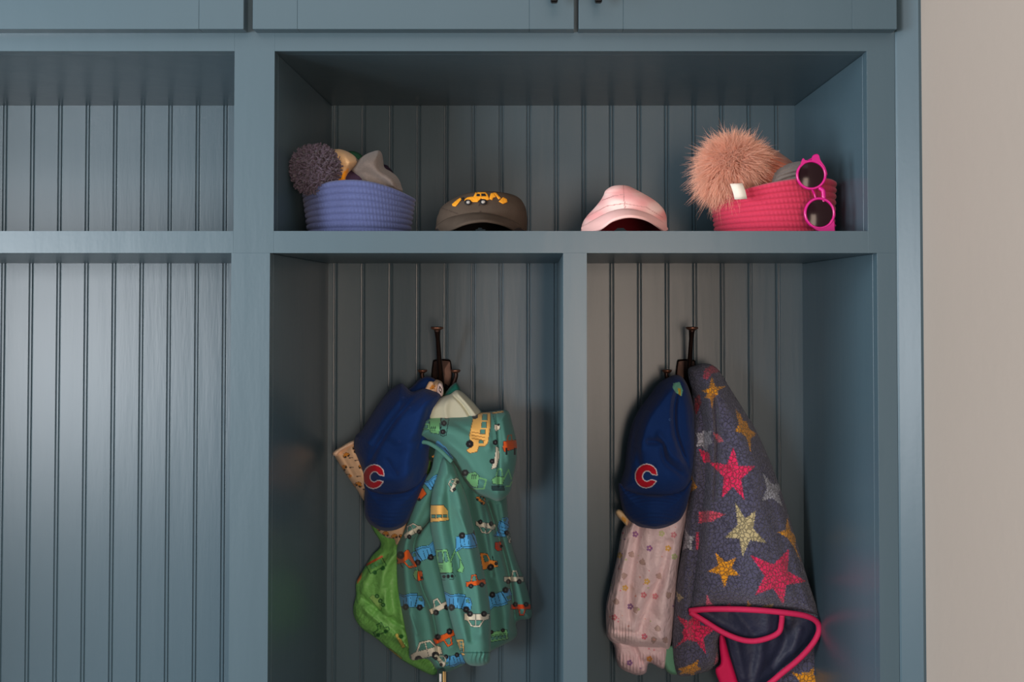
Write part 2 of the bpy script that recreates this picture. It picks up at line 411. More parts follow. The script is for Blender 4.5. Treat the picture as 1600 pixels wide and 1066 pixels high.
def puff(name, outline, yb, H, R, m, parent=None, paint=None, base=(128, 128, 128), folds=(), extra=None, step=1.0, Hb=.006, smooth=5, fade=None, label=None, ycap=DEP-.011):
    """a hanging piece of cloth with a front that swells H metres towards the room and a back of its own"""
    ol = cat(outline, smooth) if smooth else np.asarray(outline, float)
    x0, y0 = ol.min(0)-step*1.5; x1, y1 = ol.max(0)+step*1.5
    nx = int((x1-x0)/step)+2; ny = int((y1-y0)/step)+2
    gxx, gyy = np.meshgrid(x0+np.arange(nx)*step, y0+np.arange(ny)*step)
    pt = np.stack([gxx.ravel(), gyy.ravel()], 1); ins = inside(pt, ol)
    I2 = ins.reshape(ny, nx)
    cell = I2[:-1, :-1] | I2[1:, :-1] | I2[:-1, 1:] | I2[1:, 1:]
    used = np.zeros((ny, nx), bool)
    used[:-1, :-1] |= cell; used[1:, :-1] |= cell; used[:-1, 1:] |= cell; used[1:, 1:] |= cell
    used = used.ravel(); idx = np.full(ny*nx, -1); idx[used] = np.arange(used.sum())
    pu = pt[used]; iu = ins[used]
    d, q, _ = near(pu, ol); d = np.where(iu, d, 0); pu = np.where(iu[:, None], pu, q)
    t = np.clip(d/R, 0, 1); prof = np.sqrt(np.maximum(0, 1-(1-t)**2))
    yb_ = yb(pu[:, 0], pu[:, 1]) if callable(yb) else np.full(len(pu), float(yb))
    h = H*prof
    fd = np.clip(d/(fade or R*.5), 0, 1)
    for fo in folds:
        pts, wd, amp = fo[:3]
        line = cat(pts, 4, closed=False) if len(pts) > 2 else np.asarray(pts, float)
        dd, _, par = near(pu, line, closed=False)
        h = h + amp*np.exp(-(dd/wd)**2)*fd
    if extra is not None: h = h + extra(pu[:, 0], pu[:, 1])*fd
    yf = yb_ - h
    ybk = np.minimum(yb_ + Hb*prof, ycap)
    yf = np.minimum(yf, ybk-.0008*iu)
    gi = np.where(cell.ravel())[0]; r_, c_ = gi//(nx-1), gi % (nx-1)
    A = r_*nx+c_; quad = np.stack([idx[A], idx[A+nx], idx[A+nx+1], idx[A+1]], 1)
    Vf = P(pu[:, 0], pu[:, 1], yf)
    bi = np.where(iu)[0]; bmap = np.arange(len(pu)); bmap[bi] = len(pu)+np.arange(len(bi))
    Vb = P(pu[bi, 0], pu[bi, 1], ybk[bi])
    V = np.concatenate([Vf, Vb]); Q = np.concatenate([quad, bmap[quad][:, ::-1]])
    pr = Painter(pu, base)
    if paint: paint(pr)
    col = np.concatenate([pr.c, pr.c[bi]])
    o = mesh(name, V, Q, m, parent, col=col)
    if label: o['label'] = label
    def surf(px, py):               # depth of the front at a pixel, for things sewn on it
        pp = np.stack([np.atleast_1d(px), np.atleast_1d(py)], 1).astype(float)
        out = []
        for a in pp:
            k = np.argmin(((pu-a)**2).sum(1)); out.append(yf[k])
        return np.array(out)
    o_s[o.name] = surf
    return o
o_s = {}
def band(name, pts, yoff, rad, m, parent, n=10, label=None, ys=None):
    """a rounded strip of binding along pixel points with depths"""
    p = cat([(a[0], a[1], a[2]) for a in pts], 6, closed=False)
    W = P(p[:, 0], p[:, 1], p[:, 2]+yoff)
    return tag(MB().tube(W, rad, n).build(name, m, parent, smooth=True), label)

# ---- printed motifs, drawn in the cloth's own colour ----
DK = (22, 44, 48); WH = (30, 30, 34); HUB = (96, 92, 92)
def wheel(p, x, y, r): p.circ(x, y, r, WH); p.circ(x, y, r*.28, HUB)
def m_car(p, c, bg):
    p.poly([(-1, .05), (-1.02, .42), (1, .45), (1, -.02), (.75, -.12), (.45, -.6), (-.25, -.62), (-.6, -.08)], c, DK)
    p.poly([(-.48, -.08), (-.2, -.48), (.05, -.5), (.05, -.08)], bg, DK, .5); p.poly([(.15, -.08), (.15, -.5), (.38, -.48), (.62, -.1)], bg, DK, .5)
    p.line([(.1, -.05), (.1, .4)], DK, .4)
    wheel(p, -.58, .45, .25); wheel(p, .55, .45, .25)
def m_pickup(p, c, bg):
    p.poly([(-1, 0), (-1, .45), (1, .45), (1, -.02), (.25, -.02), (.15, -.65), (-.3, -.65), (-.5, 0)], c, DK)
    p.poly([(-.36, -.02), (-.2, -.52), (.04, -.52), (.1, -.02)], bg, DK, .5)
    wheel(p, -.55, .48, .27); wheel(p, .58, .48, .27)
def m_dump(p, c, bg):
    p.poly([(-1.05, -.62), (-.5, -.42), (.1, -.6), (.62, -.6), (.62, -.48), (.42, .5), (-.75, .5)], c, DK)
    p.line([(-1.0, -.52), (-.5, -.30), (.1, -.46), (.6, -.46)], DK, .5)
    for x in (-.55, -.25, .08): p.line([(x, -.25), (x+.06, .45)], DK, .4)
    p.poly([(.62, -.1), (.66, -.4), (1.0, -.4), (1.2, 0), (1.2, .5), (.5, .5)], c, DK); p.poly([(.74, -.05), (.76, -.3), (.95, -.3), (1.08, -.02)], bg, DK, .4)
    wheel(p, -.3, .52, .26); wheel(p, .85, .52, .26)
def m_exc(p, c, bg):
    p.poly([(-.85, -1), (-.1, -1), (.05, -.3), (.15, -.15), (.2, .55), (-.75, .55), (-.85, -.1)], c, DK)
    p.poly([(-.72, -.86), (-.45, -.86), (-.42, -.15), (-.72, -.15)], bg, DK, .5); p.poly([(-.32, -.86), (-.18, -.86), (-.06, -.2), (-.3, -.15)], bg, DK, .5)
    for y in (.08, .2, .32): p.line([(-.7, y), (-.48, y)], DK, .45)
    p.line([(.1, -.2), (.48, -1.0), (.78, -.3)], DK, 1.7); p.line([(.1, -.2), (.48, -1.0), (.78, -.3)], c, 1.0)
    p.poly([(.75, -.3), (.98, .3), (.85, .6), (.5, .5), (.72, .25)], c, DK)
    p.poly([(-.65, .62), (.25, .62), (.35, .8), (.2, 1.02), (-.5, 1.02), (-.7, .85)], bg, DK, .7)
    for x in (-.4, -.12, .15): p.circ(x, .82, .12, WH)
def m_van(p, c, bg):
    p.poly([(-.95, -1), (.5, -1), (1, -.35), (1, .1), (-.95, .1)], c, DK)
    p.poly([(-1, .55), (1.05, .4), (1.1, .75), (-1, .95)], c, DK)
    for x in (-.95, -.35, .35, .98): p.line([(x, .1), (x, .6)], c, .8)
    p.line([(-.4, .12), (-.4, .55)], DK, .4); p.line([(.3, .12), (.3, .5)], DK, .4)
def m_tractor(p, c, bg):
    p.poly([(-.9, -1), (-.15, -.9), (.15, -.15), (.9, 0), (.95, .6), (-.2, .7), (-.5, .85), (-.75, .8)], c, DK)
    p.poly([(-.62, -.75), (-.22, -.68), (.0, -.1), (-.45, 0)], bg, DK, .5)
    p.line([(.5, -.1), (.42, -.55)], DK, .8)
    wheel(p, .15, .62, .38); wheel(p, .78, .25, .2)
def m_bus(p, c, bg):
    p.poly([(-1, -.45), (1, -.5), (1.05, .35), (.8, .45), (-1, .5)], c, DK)
    for x in (-.8, -.4, 0, .4): p.poly([(x, -.32), (x+.3, -.33), (x+.3, 0), (x, 0)], bg, DK, .4)
    p.line([(-.95, .15), (.95, .12)], DK, .4)
    wheel(p, -.6, .5, .22); wheel(p, .6, .48, .22)
BLUE = (84, 168, 222); ORG = (232, 100, 34); CRM = (226, 218, 196); YEL = (246, 190, 104); LGR = (124, 194, 130); TEAL = (86, 142, 130); TORG = (238, 150, 64)

# ------------------------------------------------------------------ coat hooks
def hook(px, py, label, lean):
    c = P(px, py, DEP-.007)
    t = thing('coat_hook', c, label, 'hook', None)
    def W(x, y, Y): return P(x, y, Y)
    # back plate: tapered escutcheon
    pl = [(px-10, py-24), (px+11, py-24), (px+15, py-18), (px+17, py+8), (px+10, py+22), (px-9, py+22), (px-16, py+8), (px-14, py-18)]
    ol = cat(pl, 3); n = len(ol); cen = ol.mean(0)
    V = []; rings = [(1.0, -.008), (1.0, -.0125), (.88, -.0155), (.3, -.017)]
    for s_, dy in rings:
        q = cen+(ol-cen)*s_; V += [tuple(v) for v in P(q[:, 0], q[:, 1], DEP+dy)]
    Fs = [tuple(range(n))[::-1]]
    for i in range(3): Fs += [(i*n+k, i*n+(k+1) % n, (i+1)*n+(k+1) % n, (i+1)*n+k) for k in range(n)]
    Fs.append(tuple(range(3*n, 4*n)))
    mesh('back_plate', V, Fs, M['bronze'], t, smooth=False)
    for sx in (-8, 9):
        s_ = MB().lathe([(.0001, -.0052), (.0028, -.0050), (.0040, -.003), (.0042, 0)][::-1], P(px+sx, py+2, DEP-.016), axis='y', n=14)
        tag(s_.build('screw', M['bronze'], t, smooth=True))
    base = P(px+1, py+6, DEP-.018)
    # long upper arm
    top = np.array([c[0], lean, Z(514, lean)])
    b0 = np.array(base); mid1 = b0+(0, -.030, .010); mid2 = b0*0.45+top*0.55+(0, -.004, -.012)
    arm = cat([b0+(0, .01, -.012), b0+(0, -.012, -.010), mid1, mid2, top], 8, closed=False)
    rr = np.linspace(.0062, .0036, len(arm)); rr[-4:] = np.linspace(.0038, .0058, 4)
    a = MB().tube(arm, rr, 16).build('arm', M['bronze'], t, smooth=True)
    def knob(c_, r):
        k = MB().lathe([(r*.40, -.0046), (r*.70, -.0034), (r*.95, -.0016), (r, 0), (r*.97, .0010), (r*.80, .0016), (r*.3, .0018), (.0002, .0019)], c_, n=32)
        return k
    knob(top+(0, 0, .002), .0108).build('knob', M['copper'], a, smooth=True)
    for s_, kx in ((-1, px-30), (1, px+22)):
        e = P(kx, py-7, DEP-.052)
        st = np.array(P(px+s_*5, py+18, DEP-.018))
        path = cat([st, st+(s_*.006, -.016, -.010), st*.4+e*.6+(0, -.008, -.022), e+(0, 0, -.012), e], 7, closed=False)
        ar = MB().tube(path, np.linspace(.0052, .0034, len(path)), 14).build('side_arm', M['bronze'], t, smooth=True)
        knob(e, .0086).build('knob', M['copper'], ar, smooth=True)
    return t
hook(690, 586, 'dark bronze three-armed coat hook in the bay with the truck print jacket', .322)
hook(1072, 586, 'dark bronze coat hook holding the star fleece, on the warm lit beadboard', .335)

# ------------------------------------------------------------------ left bay clothes
hp = P(690, 604, DEP-.05)
NAVY = (16, 52, 112); NAVY2 = (13, 46, 100)
# green jacket (behind)
GR = (122, 188, 98)
def paint_green(p):
    dk = (46, 106, 52)
    p.at(588, 884, 14, -28)
    p.poly([(-1, -.5), (1, -.5), (1, .5), (-1, .5)], None, dk, .7); p.line([(-.9, -.6), (1.05, -.6)], (214, 96, 54), 1.5)
    for x in (-.6, -.1, .4): p.poly([(x, -.35), (x+.35, -.35), (x+.35, .1), (x, .1)], (104, 176, 108), dk, .5)
    p.circ(-.5, .6, .25, dk); p.circ(.5, .6, .25, dk)
    p.at(589, 942, 14, 55); p.poly([(-1, -.1), (-.3, -.5), (.6, -.3), (1, .2), (-.9, .35)], (150, 196, 110), dk, .7)
    for x in (-.6, .05, .6): p.circ(x, -.42, .25, dk); p.circ(x, -.42, .1, (120, 170, 110))
    p.at(594, 984, 13, -25); p.poly([(-.9, 0), (-.2, -.1), (-.1, -.7), (.5, -.7), (.5, 0), (1, .1), (1, .5), (-.9, .5)], None, dk, .8); p.circ(-.5, .5, .25, dk); p.circ(.5, .5, .25, dk)
    p.line([(0, -.1), (.4, -.5)], dk, .7)
    p.at(624, 1002, 12, 60); p.poly([(-1, -.3), (1, -.3), (1, .1), (-1, .1)], (216, 196, 100), dk, .7); p.circ(-.4, -.5, .3, dk)
    p.at(618, 1022, 12, 38); p.poly([(-1, -.1), (1, -.1), (1, .5), (-1, .5)], (196, 186, 96), dk, .7); p.line([(-.9, .7), (1, .7)], (214, 120, 54), 1.1)
    p.at(0, 0)
    p.poly([(558, 905), (566, 894), (564, 905), (558, 913)], (214, 130, 70))
    p.at(628, 905, 9, -60); p.poly([(-1, -.3), (1, -.3), (1, .3), (-1, .3)], None, dk, .6)
def gather_green(x, y):
    u = (x-560)*.78+(y-950)*.62
    edge = np.exp(-((np.abs((y-975)-(x-560)*.62)-0)/16)**2)
    return .0030*np.sin(u*1.25+1.5*np.sin(y*.2))*edge
gj = thing('rain_jacket', hp+(.02, 0, -.02), 'bright green vehicle print jacket with a gathered hem, behind the teal jacket', 'jacket')
puff('body', [(586, 800), (580, 822), (595, 850), (581, 869), (563, 898), (556, 912), (556, 931), (552, 949), (554, 965), (565, 982), (588, 998), (609, 1016), (632, 1034), (660, 1049), (679, 1055), (690, 1040), (700, 1000), (700, 900), (690, 700), (696, 614), (684, 606), (664, 640), (640, 740)],
     lambda x, y: .396+0*x, .034, 40, M['nylon'], gj, paint_green, GR,
     folds=[([(626, 850), (606, 880), (598, 910), (604, 960)], 8, .012), ([(600, 850), (572, 905), (560, 940)], 5, .006), ([(640, 870), (626, 930), (632, 1010)], 7, .010),
            ([(560, 930), (600, 960), (640, 985)], 4, -.007), ([(566, 950), (606, 985), (650, 1020)], 4, .006), ([(585, 880), (620, 860)], 5, -.006), ([(600, 920), (590, 950), (570, 975)], 4, -.004), ([(650, 990), (620, 1000), (590, 985)], 4, .005)],
     extra=gather_green)
# peach jacket: sleeve at the left, body behind the cap, loop over the hook
PE = (236, 198, 160)
def motif_small(p, x, y, r, s=5.5):
    p.at(x, y, s, r); p.poly([(-1, .1), (-.5, -.5), (.3, -.6), (.9, .1), (.8, .5), (-.9, .5)], (228, 150, 60), (80, 54, 36), .5)
    p.circ(-.5, .5, .3, (44, 36, 34)); p.circ(.5, .5, .3, (44, 36, 34))
def paint_peach(p):
    for (x, y, r) in ((541, 711, -25), (556, 703, 70), (552, 760, 60), (561, 757, 30), (537, 731, -60), (566, 730, 30), (603, 834, 8), (616, 838, -20), (590, 826, 0), (600, 700, 0), (676, 603, 60), (628, 840, 60)): motif_small(p, x, y, r)
    p.at(0, 0)
    for (x, y) in ((548, 716), (549, 731), (543, 742), (557, 720), (560, 745), (570, 765), (607, 842)):
        p.line([(x-3, y), (x+3, y-1)], (96, 78, 70), .7)
    p.circ(547, 744, 2.5, (240, 150, 60)); p.circ(536, 729, 2, (240, 150, 60))
pj = thing('print_jacket', hp+(-.02, -.0, -.02), 'peach vehicle print jacket, its sleeve sticking out behind the royal blue cap', 'jacket')
puff('sleeve', [(521, 709), (526, 703), (539, 696), (552, 688), (572, 680), (600, 700), (600, 760), (584, 786), (569, 783), (558, 766), (545, 748), (532, 728)], .376, .036, 15, M['cloth'], pj, paint_peach, PE,
     folds=[([(545, 695), (566, 740), (580, 775)], 6, .006), ([(532, 706), (552, 742)], 4, -.004)])
puff('cuff', [(520, 711), (521, 706), (533, 698), (549, 689), (555, 691), (551, 697), (534, 705), (526, 713)], .352, .012, 4, M['cloth'], pj, None, (240, 206, 176), step=.8)
puff('body', [(668, 596), (686, 594), (692, 606), (680, 640), (660, 700), (650, 800), (640, 836), (620, 853), (616, 843), (604, 840), (588, 826), (580, 800), (590, 700), (630, 640), (655, 612)], .368, .040, 26, M['cloth'], pj, paint_peach, PE,
     folds=[([(612, 836), (618, 800), (640, 700)], 5, .006)])
puff('hanging_loop', [(663, 612), (667, 602), (671, 596), (677, 597), (678, 604), (676, 611), (670, 614)], .340, .007, 3, M['cloth'], pj,
     lambda p: p.at(0, 0).poly([(671, 607), (676, 600), (678, 606), (675, 611)], (226, 146, 60)), PE, step=.6)
puff('hanging_loop', [(682, 611), (684, 601), (688, 598), (692, 603), (693, 614), (690, 620), (684, 616)], .338, .007, 3, M['cloth'], pj,
     lambda p: p.at(0, 0).line([(687, 604), (690, 609), (689, 614), (686, 610), (687, 604)], (60, 46, 44), .7), (228, 206, 200), step=.6)

# teal truck jacket
tj = thing('truck_jacket', hp+(.03, -.02, -.01), 'teal hooded child jacket printed with trucks, cars and diggers, cream hood lining', 'jacket')
def paint_body(p):
    p.at(679, 754, 15, -28); m_dump(p, BLUE, TEAL)
    p.at(0, 0).poly([(652, 768), (660, 762), (666, 772), (656, 782), (650, 780)], ORG, DK); p.circ(655, 781, 2.6, WH)
    p.at(644, 829, 15, -28); m_car(p, CRM, TEAL)
    p.at(664, 864, 19, -22, fx=-1); m_dump(p, BLUE, TEAL)
    p.at(632, 876, 16, 158); m_tractor(p, ORG, TEAL)
    p.at(0, 0).poly([(648, 892), (653, 891), (653, 908), (648, 904), (646, 898)], LGR, DK).poly([(653, 893), (659, 893), (661, 906), (653, 908)], ORG, DK); p.circ(659, 903, 2.4, WH)
    p.at(640, 939, 19, 2); m_dump(p, BLUE, TEAL)
    p.at(686, 946, 17, -26); m_pickup(p, CRM, TEAL)
    p.at(665, 1017, 24, -14); m_car(p, CRM, TEAL)
    p.at(697, 999, 18, 155); m_pickup(p, ORG, TEAL)
    p.at(711, 1032, 15, 170); m_dump(p, BLUE, TEAL)
    p.at(689, 1031, 11, 50); m_car(p, CRM, TEAL)
    p.at(758, 824, 15, 190, fx=-1); m_car(p, CRM, TEAL)
    p.at(752, 781, 8, 40); m_car(p, TORG, TEAL)
    p.at(786, 826, 15, -70); m_dump(p, BLUE, TEAL)
    p.at(798, 840, 8, -60); m_car(p, CRM, TEAL)
    p.at(0, 0).poly([(774, 848), (782, 847), (784, 860), (778, 861), (774, 857)], (214, 66, 30), DK); p.circ(783, 854, 2.5, WH)
    p.at(803, 902, 15, 0, fx=-1); m_pickup(p, CRM, TEAL)
    p.at(778, 937, 19, 160, fx=-1); m_dump(p, BLUE, TEAL)
    p.at(814, 952, 15, 180); m_pickup(p, (222, 76, 28), TEAL)
    p.at(778, 994, 15, 172); m_bus(p, LGR, TEAL)
    p.at(764, 878, 14, -3); m_tractor(p, TORG, TEAL)
puff('back_body', [(700, 640), (676, 700), (672, 735), (664, 748), (653, 774), (638, 813), (622, 848), (620, 878), (622, 923), (631, 972), (638, 1006), (642, 1031), (668, 1030), (684, 1048), (699, 1050), (726, 1039), (766, 1018), (806, 996), (807, 972), (829, 966), (830, 948), (821, 911), (806, 872), (798, 841), (792, 780), (790, 700), (750, 640)],
     lambda x, y: .356+.044*np.clip((x-650)/160, 0, 1), .042, 22, M['cloth'], tj, paint_body, TEAL,
     folds=[([(650, 790), (632, 850), (636, 920), (650, 1010)], 11, .020), ([(668, 810), (646, 852), (658, 915), (676, 960), (688, 1030)], 5, -.020),
            ([(690, 830), (672, 860), (690, 940), (706, 1010)], 8, .006), ([(744, 770), (764, 860), (784, 930), (794, 1000)], 11, .022), ([(762, 786), (786, 862), (797, 908), (806, 975)], 4, -.022),
            ([(785, 790), (800, 860), (814, 930), (822, 965)], 8, .012), ([(756, 790), (766, 850), (770, 900)], 3, -.006), ([(780, 790), (786, 830)], 3, -.006), ([(640, 960), (652, 990)], 3, .004)])
puff('shoulder_panel', [(700, 690), (682, 698), (674, 732), (664, 750), (652, 776), (640, 808), (630, 838), (640, 846), (660, 826), (674, 808), (678, 780), (700, 730)], .326, .018, 10, M['cloth'], tj,
     paint_body, TEAL, folds=[([(690, 720), (666, 780), (640, 836)], 6, .006)])
def paint_sleeve(p):
    p.at(708, 757, 11, -65); m_car(p, CRM, TEAL)
    p.at(686, 803, 13.5, 0); m_van(p, YEL, TEAL)
    p.at(702, 882, 23, -3); m_exc(p, LGR, TEAL)
    p.at(730, 846, 20, 168, fx=-1); m_dump(p, BLUE, TEAL)
    p.at(743, 908, 15, -8); m_pickup(p, ORG, TEAL)
    p.at(713, 940, 20, 8); m_dump(p, BLUE, TEAL)
    p.at(745, 968, 19, 180); m_car(p, CRM, TEAL)
    p.at(719, 1012, 12, 88); m_bus(p, YEL, TEAL)
    p.at(764, 878, 14, -3); m_tractor(p, TORG, TEAL)
    p.at(0, 0).line([(722, 1020), (768, 1020)], (54, 108, 98), .7)
def cuffs(x, y): return .0022*np.sin(x*.95+np.sin(y*.3))*np.clip((y-1017)/5, 0, 1)
puff('sleeve', [(692, 716), (684, 740), (675, 770), (672, 816), (680, 862), (690, 905), (699, 948), (711, 994), (722, 1024), (731, 1038), (745, 1041), (760, 1038), (766, 1025), (766, 954), (756, 893), (745, 847), (737, 810), (727, 771), (716, 746), (706, 722)],
     lambda x, y: .308+0*x, .044, 20, M['cloth'], tj, paint_sleeve, TEAL,
     folds=[([(684, 780), (690, 850), (708, 930), (728, 1000)], 9, .008), ([(700, 750), (704, 820), (724, 920), (736, 1000)], 6, -.009), ([(716, 770), (728, 830), (742, 900), (752, 990)], 9, .009),
            ([(676, 800), (684, 812)], 3, -.003), ([(716, 800), (736, 846)], 4, .004), ([(736, 955), (744, 985)], 5, -.003)], extra=cuffs)
puff('hood_lining', [(662, 662), (664, 642), (673, 630), (689, 621), (703, 616), (712, 610), (720, 611), (733, 622), (744, 634), (752, 648), (740, 668), (700, 676)], .336, .034, 16, M['cloth'], tj, None, (204, 202, 178),
     folds=[([(706, 616), (722, 632), (734, 650)], 2.2, -.006), ([(714, 612), (732, 634), (744, 650)], 3, .004), ([(700, 622), (696, 640), (698, 654)], 5, .004), ([(676, 634), (672, 650)], 4, .004)])
puff('hanging_loop', [(694, 620), (699, 610), (706, 602), (713, 598), (718, 604), (720, 614), (710, 618)], .350, .016, 6, M['cloth'], tj, None, (22, 96, 84), step=.8)
def paint_hood(p):
    p.at(0, 0)
    p.poly([(663, 651), (688, 652), (686, 678), (673, 676), (671, 671), (655, 671)], LGR, DK)
    p.poly([(664, 655), (671, 655), (670, 662), (660, 662)], TEAL, DK, .5); p.poly([(659, 665), (668, 664), (668, 669), (658, 670)], TEAL, DK, .5)
    p.line([(672, 653), (671, 671)], DK, .4)
    for x in (674, 677, 680): p.line([(x, 667), (x-.5, 673)], DK, .6)
    p.line([(690, 651), (688, 680), (692, 682), (697, 680), (702, 651)], DK, .6)
    for (x, y) in ((694, 661.5), (692, 675), (697, 651)): p.circ(x, y, 4.4, WH); p.circ(x, y, 1.3, HUB)
    # long yellow bus, standing on end
    p.poly([(752, 645), (766, 645), (766, 665), (762, 692), (757, 697), (748, 697), (745, 706), (734, 708), (729, 704), (735, 700), (734, 680), (740, 652)], YEL, (120, 74, 30))
    for a, b in (((754, 647), (761, 657)), ((753, 659), (760, 669)), ((751, 671), (758, 679)), ((749, 688), (755, 693))): p.poly([a, (b[0], a[1]), b, (a[0]-1, b[1])], TEAL, (120, 74, 30), .5)
    for y in (675, 680, 685): p.line([(737, y), (758, y+4)], (120, 74, 30), .5)
    for (x, y, r) in ((734, 694, 6), (742, 650, 5)): p.circ(x, y, r, WH); p.circ(x, y, 1.4, HUB)
    p.poly([(768, 645), (786, 642), (787, 644), (770, 646.5)], YEL, (120, 74, 30), .5)
    p.line([(770, 648), (775, 668), (778, 700), (776, 745)], (52, 106, 98), .7)
    p.poly([(773, 664), (780, 663), (781, 670), (775, 674), (773, 670)], CRM, DK); p.circ(779, 664, 2, WH)
    p.poly([(775, 698), (779, 700), (780, 715), (775, 731), (768, 733), (771, 722), (774, 712)], CRM, DK)
    for (x, y) in ((774, 691.5), (769, 721)): p.circ(x, y, 4.3, WH); p.circ(x, y, 1.2, HUB)
    p.poly([(787, 690), (807, 688), (809, 700), (788, 706), (786, 700)], (216, 90, 34), DK); p.poly([(792, 689), (794, 681), (799, 680), (800, 689)], None, (190, 90, 40), .7)
    for x in (791, 804): p.poly([(x-1.5, 700), (x+1.5, 700), (x+1.5, 711), (x-1, 711)], WH)
    p.line([(684, 693), (694, 702), (704, 716)], BLUE, 3.6); p.line([(694, 699), (706, 716)], DK, .5); p.poly([(688, 706), (696, 710), (696, 719), (691, 716)], ORG, DK)
    # digger bottom left of hood
    p.poly([(732, 740), (742, 738), (748, 744), (746, 762), (738, 760), (728, 748)], LGR, DK); p.line([(745, 746), (760, 750), (756, 764), (740, 764)], LGR, 1.2)
    for x in (738, 741, 744): p.line([(x, 742), (x-1, 748)], DK, .6)
    p.circ(727, 739, 5.5, WH); p.circ(727, 739, 2, HUB)
    p.at(784, 752, 17, 4); p.line([(-.4, -1.1), (-.1, -1.1), (.1, -.2)], LGR, .8); p.poly([(-.9, -.1), (-.5, -.4), (.2, -.35), (.1, .3), (-.8, .3)], LGR, DK); p.line([(-.55, -.4), (-.4, -1.1)], LGR, .8)
    p.line([(.2, -.2), (.55, -1.1), (.9, -.2)], LGR, .8); p.line([(.95, 0), (.75, .4), (.45, .45)], LGR, 1.0)
    p.poly([(-.9, .5), (.2, .45), (.3, .8), (-.8, .9)], (40, 70, 72), DK)
puff('hood', [(657, 662), (664, 652), (689, 650), (724, 649), (751, 645), (769, 643), (787, 641), (795, 644), (800, 660), (804, 676), (808, 697), (807, 720), (802, 745), (796, 770), (780, 783), (763, 778), (746, 773), (734, 762), (724, 748), (714, 730), (704, 718), (692, 706), (682, 697), (670, 690), (655, 687), (649, 685), (651, 676)],
     .330, .066, 34, M['cloth'], tj, paint_hood, TEAL, Hb=.02,
     folds=[([(775, 645), (779, 690), (780, 760)], 2, -.0045), ([(700, 668), (740, 700), (760, 750)], 22, .010), ([(760, 650), (765, 700)], 6, .006), ([(720, 730), (760, 758), (790, 770)], 6, -.006), ([(788, 660), (796, 720)], 5, .005), ([(710, 660), (760, 690), (800, 700)], 5, -.003), ([(690, 690), (730, 720), (750, 770)], 5, .006)])
band('hood_hem', [(650, 682, .316), (655, 690, .300), (668, 692, .292), (681, 699, .288), (692, 708, .284), (706, 722, .282)], 0, .0036, mat('teal_hem', TEAL, .8), tj)
puff('collar_inside', [(652, 686), (668, 690), (684, 700), (694, 712), (690, 724), (676, 722), (662, 714), (656, 702)], .338, .014, 8, M['cloth'], tj,
     lambda p: (p.at(0, 0).poly([(666, 692), (672, 690), (670, 700), (662, 703), (664, 697)], (196, 180, 150), DK).poly([(653, 712), (662, 702), (665, 708), (664, 716)], (214, 190, 180), DK).line([(676, 714), (686, 707)], TORG, 1).poly([(680, 700), (686, 704), (688, 710)], ORG)), (40, 66, 58), step=.8)
zp = puff('zipper_pull', [(684, 1046), (692, 1046), (697, 1050), (698, 1066), (696, 1076), (685, 1076), (683, 1060)], .330, .008, 5, M['cloth'], tj,
     lambda p: (p.at(0, 0).poly([(686, 1053), (690, 1053), (690, 1066), (686, 1066)], (224, 224, 224)).poly([(692, 1050), (697, 1050), (697, 1078), (692, 1078)], (226, 184, 120)).line([(694.5, 1050), (694.5, 1078)], (60, 50, 40), .5)), (36, 60, 56), step=.7, label='striped zipper pull')

# ------------------------------------------------------------------ hanging caps
def c_logo(cx, cy, r, rot, sx=1.0):
    """outline of the letter C as polygon: outer arc with serifs, inner arc"""
    a0, a1 = math.radians(42), math.radians(318)
    A = np.linspace(a0, a1, 40)
    o = [(r*sx*math.cos(a), -r*1.02*math.sin(a)) for a in A]
    i = [(r*.46*sx*math.cos(a)+r*.06, -r*.50*math.sin(a)) for a in A[::-1]]
    top = [(r*.52*sx, -r*.30), (r*.88*sx, -r*.16), (r*.98*sx, -r*.42)]
    pts = o+[(r*.95*sx, r*.30), (r*.60*sx, r*.26)]+i+[(r*.56*sx, -r*.28), (r*.92*sx, -r*.30)]
    c, s = math.cos(math.radians(rot)), math.sin(math.radians(rot))
    return [(cx+x*c-y*s, cy+x*s+y*c) for x, y in pts]
def cap_paint(logo, extras=None):
    def f(p):
        p.at(0, 0)
        if extras: extras(p)
        if logo:
            q = c_logo(*logo); p.poly(q, (196, 20, 44), (226, 216, 222), 1.5)
    return f
def raise_logo(logo, h=.0016):
    q = np.array(c_logo(*logo))
    def f(x, y):
        p = np.stack([x, y], 1); d, _, _ = near(p, q)
        return h*((inside(p, q)) | (d < 1.5))
    return f
nc = thing('baseball_cap', P(640, 600, .33), 'royal blue baseball cap with red letter, beside the teal truck jacket', 'cap')
lg1 = (584, 745, 17.5, 12, .92)
puff('strap', [(636, 612), (646, 602), (655, 593), (668, 588), (680, 593), (688, 604), (692, 618), (680, 626), (660, 622), (646, 620)], .362, .016, 9, M['twill'], nc, None, NAVY2, step=.9)
def ex1(p):
    p.circ(624, 690, 2.1, (40, 74, 140)); p.circ(624, 690, 1.2, (10, 30, 78)); p.circ(588, 724, 2.0, (40, 74, 140)); p.circ(588, 724, 1.2, (10, 30, 78)); p.circ(630, 621, 1.8, (34, 66, 130)); p.circ(641, 637, 1.6, (34, 66, 130))
